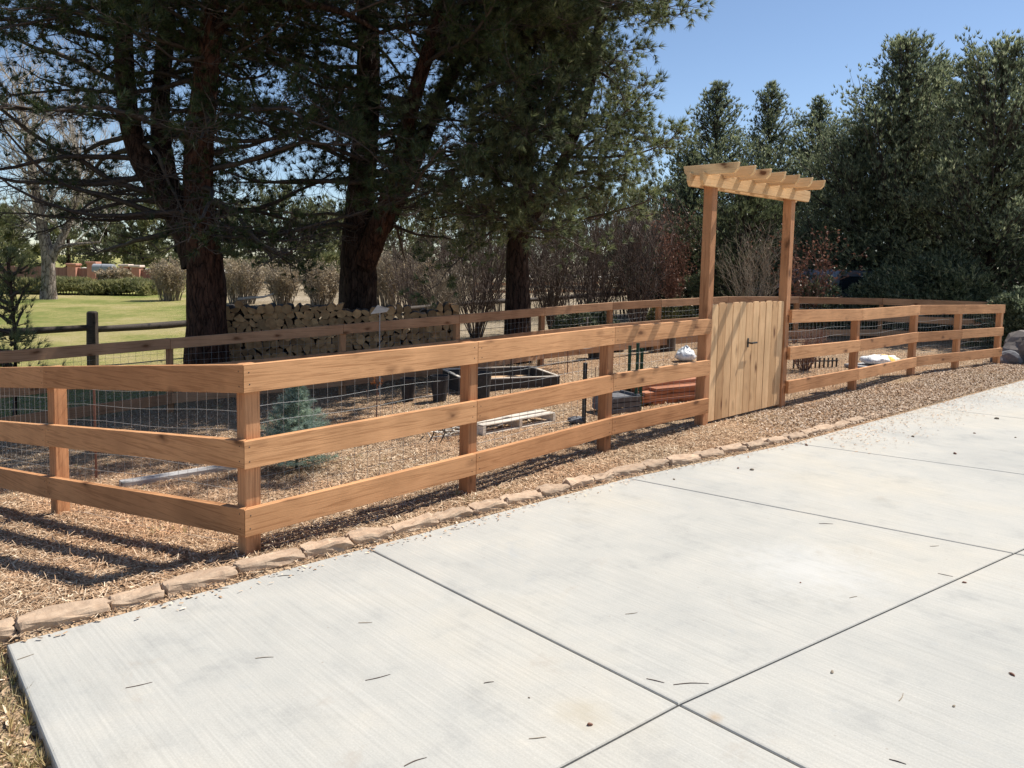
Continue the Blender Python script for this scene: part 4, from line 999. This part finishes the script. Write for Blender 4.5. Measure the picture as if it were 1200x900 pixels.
# blue spruce sapling
p = gp(347, 551); zt_ = at(345, 452, p[1])[2]; H = zt_-p[2]
root = thing('spruce_sapling', 'young blue green spruce sapling just behind the near corner post', 'tree', p)
V, F, _, _ = trunk_tube([p-[0, 0, .03], p+[.01, 0, H*.5], p+[0, 0, H*.97]], [.014, .01, .004], 8, .03); obj('trunk', new_mesh('trunk', V, F, M_branch, True), root)
C = []; D = []; S0 = []; S1 = []
for k in range(135):
    t = .08+.94*(k/135)**.9; az = k*2.4; R = .36*H/.68*(1-t)**1.0*RNG.choice([.6, .9, 1.1, 1.2])+.03; up_ = .25+.6*t
    b0 = p+np.array([0, 0, t*H-.05*H*(1-t)]); d = np.array([math.cos(az), math.sin(az), up_]); d /= np.linalg.norm(d)
    S0.append(b0); S1.append(b0+d*R)
    for u in np.linspace(.3, 1, max(3, int(R*45))):
        C.append(b0+d*R*u+RNG.normal(0, .008, 3)); D.append(d)
        for sd in (-1, 1):
            s_ = np.cross(d, [0, 0, 1]); s_ /= np.linalg.norm(s_); q = b0+d*R*u+s_*sd*R*.3*(1.1-u)+d*.01; C.append(q); D.append(d*.7+s_*sd*.6)
V, F = tubes(S0, S1, .004, .002, 3); obj('branches', new_mesh('branches', V, F, M_branch), root)
V, F = tufts(np.array(C), np.array(D), 9, .038, .004, 1.0); obj('crown', new_mesh('crown', V, F, M_blue), root)
# small pine at the left edge
p = gp(14, 500); p = at(14, 430, 9.9); p[2] = g1(p[0], p[1])
evergreen('slender young pine at the left edge behind the rear fence', p[0], p[1], at(14, 292, 9.9)[2]-p[2], .42, nl=20, per=5, needle=(.12, .006, 14), trunk_r=.03, shape=.5, skirt=.25, name='pine_sapling', matf=M_pinelt)
# dead orange sapling
p = gp(441, 494); root = thing('dead_sapling', 'dead orange sapling seen through the wire right of the blue spruce', 'plant', p)
zt_ = at(441, 436, p[1])[2]; h = zt_-p[2]
V, F, _, _ = trunk_tube([p, p+[.005, 0, h*.5], p+[0, 0, h]], [.008, .006, .003], 6, .05); obj('stem', new_mesh('stem', V, F, M_twigrd), root)
C = p+np.array([0, 0, h])+RNG.normal(0, 1, (26, 3))*[.035, .035, .07]-[0, 0, .06]; V, F = tufts(C, rand_dirs(26), 6, .04, .006, .9); obj('foliage', new_mesh('foliage', V, F, M_dry), root)

def beam_between(name, label, cat, a, b_, w, h, m, z=None, group=None, top=None):
    ang, L = seg_frame(a, b_); mb = MB(); mb.box(0, L, -w/2, w/2, -.05, h)
    zz = min(g1(*a[:2]), g1(*b_[:2])) if z is None else z
    sl = 0 if z is not None else (g1(*b_[:2])-g1(*a[:2]))/L
    o = obj(name, mb.me(name, m), None, ptr(a[0], a[1], g1(*a[:2]) if z is None else z, ang, 0, -math.atan(sl))); bevel(o, .006); tag(o, label, cat, group); return o
a = gp(141, 572); b_ = gp(290, 548)
beam_between('landscape_timber', 'grey landscape timber lying on the mulch left of the corner post', 'timber', a, b_, .10, .055, M_timber)
a = gp(355, 533); b_ = gp(500, 500)
beam_between('landscape_timber', 'thin pale timber strip edging the mulch left of the pallet', 'timber', a, b_, .035, .02, M_grey)
# raised bed with dark boards
c0 = gp(545, 462); c1 = gp(655, 452); u = (c1-c0)[:2]; L = np.linalg.norm(u); u /= L; nrm = np.array([-u[1], u[0]])
root = thing('raised_bed', 'dark boarded raised garden bed with pale upper edge behind the pallet', 'garden bed', (*c0[:2], g1(*c0[:2])), math.atan2(u[1], u[0]))
RW = parent_world(root); Wd = 1.1
for nm, M, l in [('side_board', Matrix.Identity(4), L), ('side_board', Matrix.Translation((0, Wd, 0)), L), ('end_board', Matrix.Translation((0, 0, 0)) @ Matrix.Rotation(math.pi/2, 4, 'Z'), Wd), ('end_board', Matrix.Translation((L, 0, 0)) @ Matrix.Rotation(math.pi/2, 4, 'Z'), Wd)]:
    mb = MB(); mb.box(.021, l-.021, -.02, .02, -.15, .20); sb = obj(nm, mb.me(nm, M_bed), root, RW @ M)
    mb = MB(); mb.box(0.022, l-.022, -.024, .024, .202, .216); obj('cap_strip', mb.me('cap_strip', M_grey), sb, RW @ M)
mb = MB(); mb.box(.03, L-.03, .03, Wd-.03, -.05, .08); obj('soil', mb.me('soil', M_chip), root, RW)
# pallet
c0 = gp(566, 511); c1 = gp(651, 494); u = (c1-c0)[:2]; L = np.linalg.norm(u); ang = math.atan2(u[1], u[0])
root = thing('wooden_pallet', 'weathered grey wooden pallet lying on the mulch behind the second bay', 'pallet', (*c0[:2], g1(*c0[:2])+.004), ang)
PW = parent_world(root); Dp = .8
for xx in (0, L/2-.02, L-.04):
    mb = MB(); mb.box(xx, xx+.04, 0, Dp, .014, .088); obj('stringer', mb.me('stringer', M_grey), root, PW)
for k in range(3):
    mb = MB(); mb.box(0, L, 0, .09, 0, .012); obj('base_board', mb.me('base_board', M_grey), root, PW @ Matrix.Translation((0, k*(Dp-.09)/2, 0)))
for k in range(6):
    mb = MB(); mb.box(0, L, 0, .085, 0, .014); bevel(obj('deck_board', mb.me('deck_board', M_grey), root, PW @ Matrix.Translation((random.uniform(-.01, .01), k*(Dp-.09)/5+.002, .09)) @ Matrix.Rotation(random.uniform(-.01, .01), 4, 'Z')), .002)
# twigs thrown on the pallet's left end
pp = gp(527, 512)
mbp = []
for k in range(26):
    a = RNG.uniform(0, 6.28); c = pp+[RNG.normal(0, .15), RNG.normal(.05, .12), .03+RNG.random()*.08]; c[2] = g1(c[0], c[1])+.02+RNG.random()*.1
    d = np.array([math.cos(a), math.sin(a), RNG.uniform(-.2, .3)])*RNG.uniform(.1, .26); mbp.append((c-d, c+d))
V, F = tubes([q[0] for q in mbp], [q[1] for q in mbp], .007, .004, 5)
tag(obj('brush_pile', new_mesh('brush_pile', V, F, M_grey)), 'pale pile of cut twigs beside the left end of the pallet', 'branches')
mbp = []
for k in range(16):
    a = ang+RNG.normal(0, .4); c = PW @ Vector((random.uniform(.05, L-.35), random.uniform(.25, .7), .125)); d = np.array([math.cos(a), math.sin(a), RNG.uniform(-.05, .1)])*RNG.uniform(.08, .22); mbp.append((np.array(c)-d, np.array(c)+d))
V, F = tubes([q[0] for q in mbp], [q[1] for q in mbp], .008, .004, 5)
tag(obj('brush_pile', new_mesh('brush_pile', V, F, M_twigdk)), 'dark dry twigs scattered on top of the grey pallet', 'branches')
# cultivator with curved tines
for j, (px, lb) in enumerate([(502, 'leftmost'), (515, 'middle'), (536, 'rightmost')]):
    p = gp(px, 520); pts = [p+[0, 0, .0], p+[.03, 0, .06], p+[.05, .01, .12], p+[.01, .02, .2]]
    V, F, _, _ = trunk_tube([tuple(q) for q in pts], [.004, .006, .006, .005], 6, 0, 4); tag(obj('wire_hoop', new_mesh('wire_hoop', V, F, M_iron)), f'{lb} of three bent dark wire pieces stuck in the mulch by the brush', 'wire')
# stakes
def stake(label, px, pyb, pyt, w, m, name='garden_stake', tpost=False):
    p = gp(px, pyb); h = at(px, pyt, p[1])[2]-p[2]
    if tpost:
        mb = MB(); mb.box(-.02, .02, -.004, .004, -.1, h); mb.box(-.004, .004, .0045, .03, -.1, h)
        for k in range(int(h/.06)): mb.box(-.008, .008, -.012, -.0042, .03+k*.06, .045+k*.06)
        o = obj(name, mb.me(name, m), None, ptr(p[0], p[1], p[2], .3))
    else:
        mb = MB(); mb.box(-w/2, w/2, -w/2, w/2, -.1, h); o = bevel(obj(name, mb.me(name, m), None, ptr(p[0], p[1], p[2], .5, random.uniform(-.02, .02))), .002)
    tag(o, label, 'stake')
stake('thick black steel stake standing left of the third post of the near fence', 684, 496, 425, .035, M_iron)
stake('thin dark rod standing in front of the raised bed', 598, 462, 410, .012, M_iron)
stake('green metal fence post nearest the log rounds', 736, 472, 405, .02, M_green, 'steel_post', True)
stake('green metal fence post, left one of the close pair behind the third bay', 745, 481, 402, .02, M_green, 'steel_post', True)
stake('green metal fence post, right one of the close pair behind the third bay', 750, 480, 408, .02, M_green, 'steel_post', True)
stake('thin brown stick left of the third wooden post', 665, 438, 400, .014, M_twigrd)
stake('slim bare stick right behind the third wooden post, left side', 696, 492, 430, .008, M_twigrd)
stake('bent rusty stake behind the left bay, between corner post and left post', 113, 562, 448, .018, M_twigrd)
stake('short pale wooden stake by the rear fence', 688, 400, 372, .03, M_grey)
# round log stools and dark pots
def round_log(label, px, pyb, pyt, wpx, m, name='log_round', cat='log'):
    p = gp(px, pyb); k = p[1]; h = max(.15, at(px, pyt, p[1])[2]-p[2]); r = wpx*k/900/2
    root = thing(name, label, cat, p)
    mb = MB(); mb.lathe([(r*1.02, -.02), (r, h*.5), (r*1.01, h-.01), (r*.97, h)], 18, None, .04); obj('bark', mb.me('bark', M_logbark), root, ptr(*p))
    mb = MB(); mb.lathe([(r*.93, h-.002), (r*.92, h+.006)], 18); obj('cut_face', mb.me('cut_face', M_logend), root, ptr(*p))
round_log('dark log round standing behind the third bay, left of two', 757, 410, 391, 21, M_logbark)
round_log('dark log round with flat top, right of two, left of the white bag', 781, 411, 391, 20, M_logbark)
round_log('dark log round behind the third wooden post of the near fence', 724, 412, 392, 14, M_logbark)
def pot(label, px, pyb, pyt, wpx):
    p = gp(px, pyb); h = max(.12, at(px, pyt, p[1])[2]-p[2]); r = wpx*p[1]/900/2; root = thing('plant_pot', label, 'pot', p)
    mb = MB(); mb.lathe([(r*.72, 0), (r*.95, h-.04), (r*1.03, h-.04), (r*1.03, h), (r*.93, h), (r*.9, h-.05)], 20); obj('pot', mb.me('pot', M_plastic), root, ptr(*p))
    mb = MB(); mb.lathe([(r*.89, h-.06), (r*.2, h-.05)], 20); obj('soil', mb.me('soil', M_chip), root, ptr(*p))
pot('black plastic plant pot left of the third wooden post', 698, 420, 401, 24)
pot('tall black pot in the shade left of the second post, leftmost of three', 478, 470, 443, 18)
pot('black pot in the shade directly left of the second post', 515, 470, 440, 22)
pot('black pot visible just right of the second post', 566, 470, 436, 20)
# grey block crate
c0 = gp(718, 486); c1 = gp(751, 482); u = (c1-c0)[:2]; L = np.linalg.norm(u)
root = thing('storage_crate', 'dark grey slatted crate on the mulch below the lumber', 'crate', (*c0[:2], c0[2]), math.atan2(u[1], u[0])); KW = parent_world(root)
for k in range(3): mb = MB(); mb.box(0, L, 0, .018, k*.062+.01, k*.062+.062); obj('slat', mb.me('slat', M_slate), root, KW); mb = MB(); mb.box(0, L, .382, .4, k*.062+.01, k*.062+.062); obj('slat', mb.me('slat', M_slate), root, KW)
for xx in (0, L-.018):
    mb = MB(); mb.box(xx, xx+.018, .0182, .3818, 0, .2); obj('end_panel', mb.me('end_panel', M_slate), root, KW)
mb = MB(); mb.box(.02, L-.02, .02, .38, .15, .17); obj('lid', mb.me('lid', M_slate), root, KW)
# lumber stack: each board is a thing
c0 = gp(760, 476); c1 = gp(835, 466); u = (c1-c0)[:2]; ang = math.atan2(u[1], u[0]); base = g1(*c0[:2])
k = 0
for lay in range(6):
    for row in range(4):
        L = random.uniform(1.15, 1.5); off_ = random.uniform(-.25, .12); hgt = .036
        if lay == 5 and row in (0, 3): continue
        mb = MB(); mb.box(0, L, 0, .135, 0, hgt)
        M = ptr(c0[0], c0[1], base+lay*.0405+.005, ang+random.uniform(-.04, .04)) @ Matrix.Translation((off_, row*.15, 0))
        o = bevel(obj('lumber_board', mb.me('lumber_board', M_red), None, M), .003)
        tag(o, 'reddish board in the low lumber stack behind the gate end of the fence', 'board', 'boards in the red lumber stack'); k += 1
# white bag
def bag(name, label, p, sx, sy, sz, m, rz=0, peak=0, k=1):
    rs = np.random.default_rng(k); nu, nv = 22, 14; V = []; ph = rs.random(8)*6
    for j in range(nv+1):
        th = math.pi*j/nv
        for i in range(nu):
            a = 2*math.pi*i/nu; c, s_ = math.cos(a), math.sin(a)
            rr = abs(math.sin(th))**.8
            x = math.copysign(abs(c)**.7, c)*rr; y = math.copysign(abs(s_)**.7, s_)*rr; z = math.cos(th)
            n_ = 1+.07*math.sin(4*a+ph[0]+3*th)+.06*math.sin(7*a-5*th+ph[1])+.03*math.sin(13*a+ph[2]+9*th)
            zz = z*.5+.5; zz = zz+peak*max(0, 1-math.hypot(x, y)*1.6)*zz
            V.append((x*sx*n_*(1-.45*peak*zz), y*sy*n_*(1-.45*peak*zz), max(0, zz*sz*n_)))
    F = [(j*nu+i, (j+1)*nu+i, (j+1)*nu+(i+1) % nu, j*nu+(i+1) % nu) for j in range(nv) for i in range(nu)]
    return tag(obj(name, new_mesh(name, V, F, m, True), None, ptr(*p, rz)), label, 'bag')
p = gp(803, 423); bag('plastic_bag', 'crumpled white plastic bag on the ground left of the arbor post', p, .19, .16, .21, M_whitebag, .3, .3)
p = gp(1030, 431); p[2] += .06; bag('soil_bag', 'yellow and white bag lying behind the second bay of the right fence', p, .36, .2, .15, M_ybag, .5, 0, 3)
mb = MB(); mb.box(-.5, .5, -.3, .3, 0, .055); tag(bevel(obj('paving_slab', mb.me('paving_slab', M_timber), None, ptr(p[0], p[1], p[2]-.06, .5)), .01), 'flat grey slab under the yellow and white bag', 'slab')
p = gp(675, 496); bag('field_rock', 'small dark grey rock at the foot of the black stake', p, .09, .07, .07, M_slate, 0, 0, 5)['category'] = 'rock'
# dark low rack behind the right fence
p = gp(930, 432); root = thing('wire_edging', 'dark low picket edging standing left of the first post of the right fence', 'edging', p, .3); W_ = parent_world(root)
for k in range(11): mb = MB(); mb.box(-.01, .01, -.01, .01, -.04, .17 if k else .22); obj('picket', mb.me('picket', M_iron), root, W_ @ Matrix.Translation((k*.085, 0, 0)))
mb = MB(); mb.box(-.01, .86, -.022, -.011, .11, .13); obj('rail', mb.me('rail', M_iron), root, W_)
# boulders right
def boulder(label, px, pyb, r, m, k, sz=.7, dz=0):
    p = gp(px, pyb); rs = np.random.default_rng(k); import bmesh
    bm = bmesh.new(); bmesh.ops.create_icosphere(bm, subdivisions=3, radius=r); ph = rs.random(6)*6
    for v in bm.verts:
        n_ = v.co.normalized(); f = 1+.14*math.sin(n_.x*4+ph[0])+.12*math.sin(n_.y*5+ph[1]+n_.z*3)+.06*math.sin(n_.x*9+n_.z*8+ph[2]); v.co = n_*r*f; v.co.z *= sz
    me = bpy.data.meshes.new('boulder'); bm.to_mesh(me); bm.free(); me.materials.append(m)
    tag(obj('boulder', me, None, ptr(p[0], p[1], p[2]+r*sz*.35+dz, k)), label, 'boulder')
boulder('large shade-toned boulder past the end of the right fence, cut by the photo edge', 1213, 424, .55, M_rockshade, 3)
boulder('dark brown rock between the right fence end and the pale boulder', 1178, 425, .24, M_slate, 4)
# twigs on the driveway
def twig(px, py, L, rz, k):
    p = gp(px, py); p = np.array([0, 0, EYE])+(RI*(px-CX)/FPX+UP*(CY-py)/FPX+fw)*((0-EYE)/(RI*(px-CX)/FPX+UP*(CY-py)/FPX+fw)[2])
    u = np.array([math.cos(rz), math.sin(rz), 0]); v = np.array([-math.sin(rz), math.cos(rz), 0]); bnd = random.uniform(-.06, .06)
    V, F, _, _ = trunk_tube([p-u*L/2+[0, 0, .0012], p+v*L*bnd+[0, 0, .0018], p+u*L/2+[0, 0, .0012]], [.0016, .0018, .0009], 5, .1, 4)
    tag(obj('fallen_twig', new_mesh('fallen_twig', V, F, M_twig if k % 2 else M_twigdk)), 'thin dry twig lying on the pale concrete', 'twig', 'dry twigs on the driveway')
for k, (px, py, L, rz) in enumerate([(163, 803, .09, .5), (310, 771, .07, .2), (443, 794, .10, .5), (428, 730, .06, .1), (487, 893, .08, .6), (740, 719, .06, .3), (768, 798, .07, -.4), (630, 865, .06, .2), (573, 800, .04, .3), (1056, 817, .07, .9), (1052, 893, .05, -.5), (30, 770, .06, .9), (335, 675, .08, .2), (1108, 674, .07, -.6), (968, 614, .09, 0), (1095, 640, .06, .2), (260, 690, .06, .3), (1000, 700, .05, .4), (810, 802, .14, .1)]): twig(px, py, L, rz, k)
for k, (px, py, s_) in enumerate([(691, 850, .018), (975, 788, .016), (1186, 791, .018), (881, 551, .03), (865, 549, .022), (790, 562, .018), (1130, 683, .016), (1118, 828, .012), (945, 522, .03), (620, 818, .008), (938, 683, .01), (1070, 512, .03), (1142, 508, .02), (1190, 513, .02), (1119, 532, .03), (1168, 491, .04)]):
    d = RI*(px-CX)/FPX+UP*(CY-py)/FPX+fw; p = np.array([0, 0, EYE])+d*(-EYE/d[2]); s_ *= .6; mb = MB(); mb.lathe([(s_*.7, 0), (s_, s_*.3), (s_*.6, s_*.7), (s_*.15, s_*.85)], 7, Matrix.Diagonal((1.2, .7, 1, 1)), .25)
    tag(obj('leaf_scrap', mb.me('leaf_scrap', M_rleaf if k % 2 == 0 else M_twig), None, ptr(*p, k)), 'tiny curled brown leaf scrap on the concrete', 'leaf', 'leaf scraps on the driveway')

# ------------------------------------------------------------------ light
SUN_EL = R_(54); SUN_AZ = R_(59.5)      # azimuth from +Y toward +X
w = bpy.data.worlds.new('World'); scene.world = w; w.use_nodes = True; nt = w.node_tree
bg = nt.nodes['Background']; sky = nt.nodes.new('ShaderNodeTexSky'); sky.sky_type = 'NISHITA'; sky.sun_disc = False
sky.sun_elevation = SUN_EL; sky.sun_rotation = SUN_AZ; sky.altitude = 1800; sky.air_density = 1.0; sky.dust_density = .6; sky.ozone_density = 1.5
nt.links.new(sky.outputs[0], bg.inputs[0]); bg.inputs[1].default_value = .095
sl = bpy.data.lights.new('sun', 'SUN'); sl.energy = 5.0; sl.angle = R_(.5); sl.color = (1, .95, .87)
so = bpy.data.objects.new('sun', sl); COL.objects.link(so)
sd = Vector((math.sin(SUN_AZ)*math.cos(SUN_EL), math.cos(SUN_AZ)*math.cos(SUN_EL), math.sin(SUN_EL)))
so.rotation_euler = sd.to_track_quat('Z', 'Y').to_euler(); so.location = (0, 0, 30)
scene.view_settings.view_transform = 'Standard'; scene.view_settings.look = 'None'; scene.view_settings.gamma = 1
scene.view_settings.exposure = .52
for o in scene.objects:
    if '_w' in o: del o['_w']
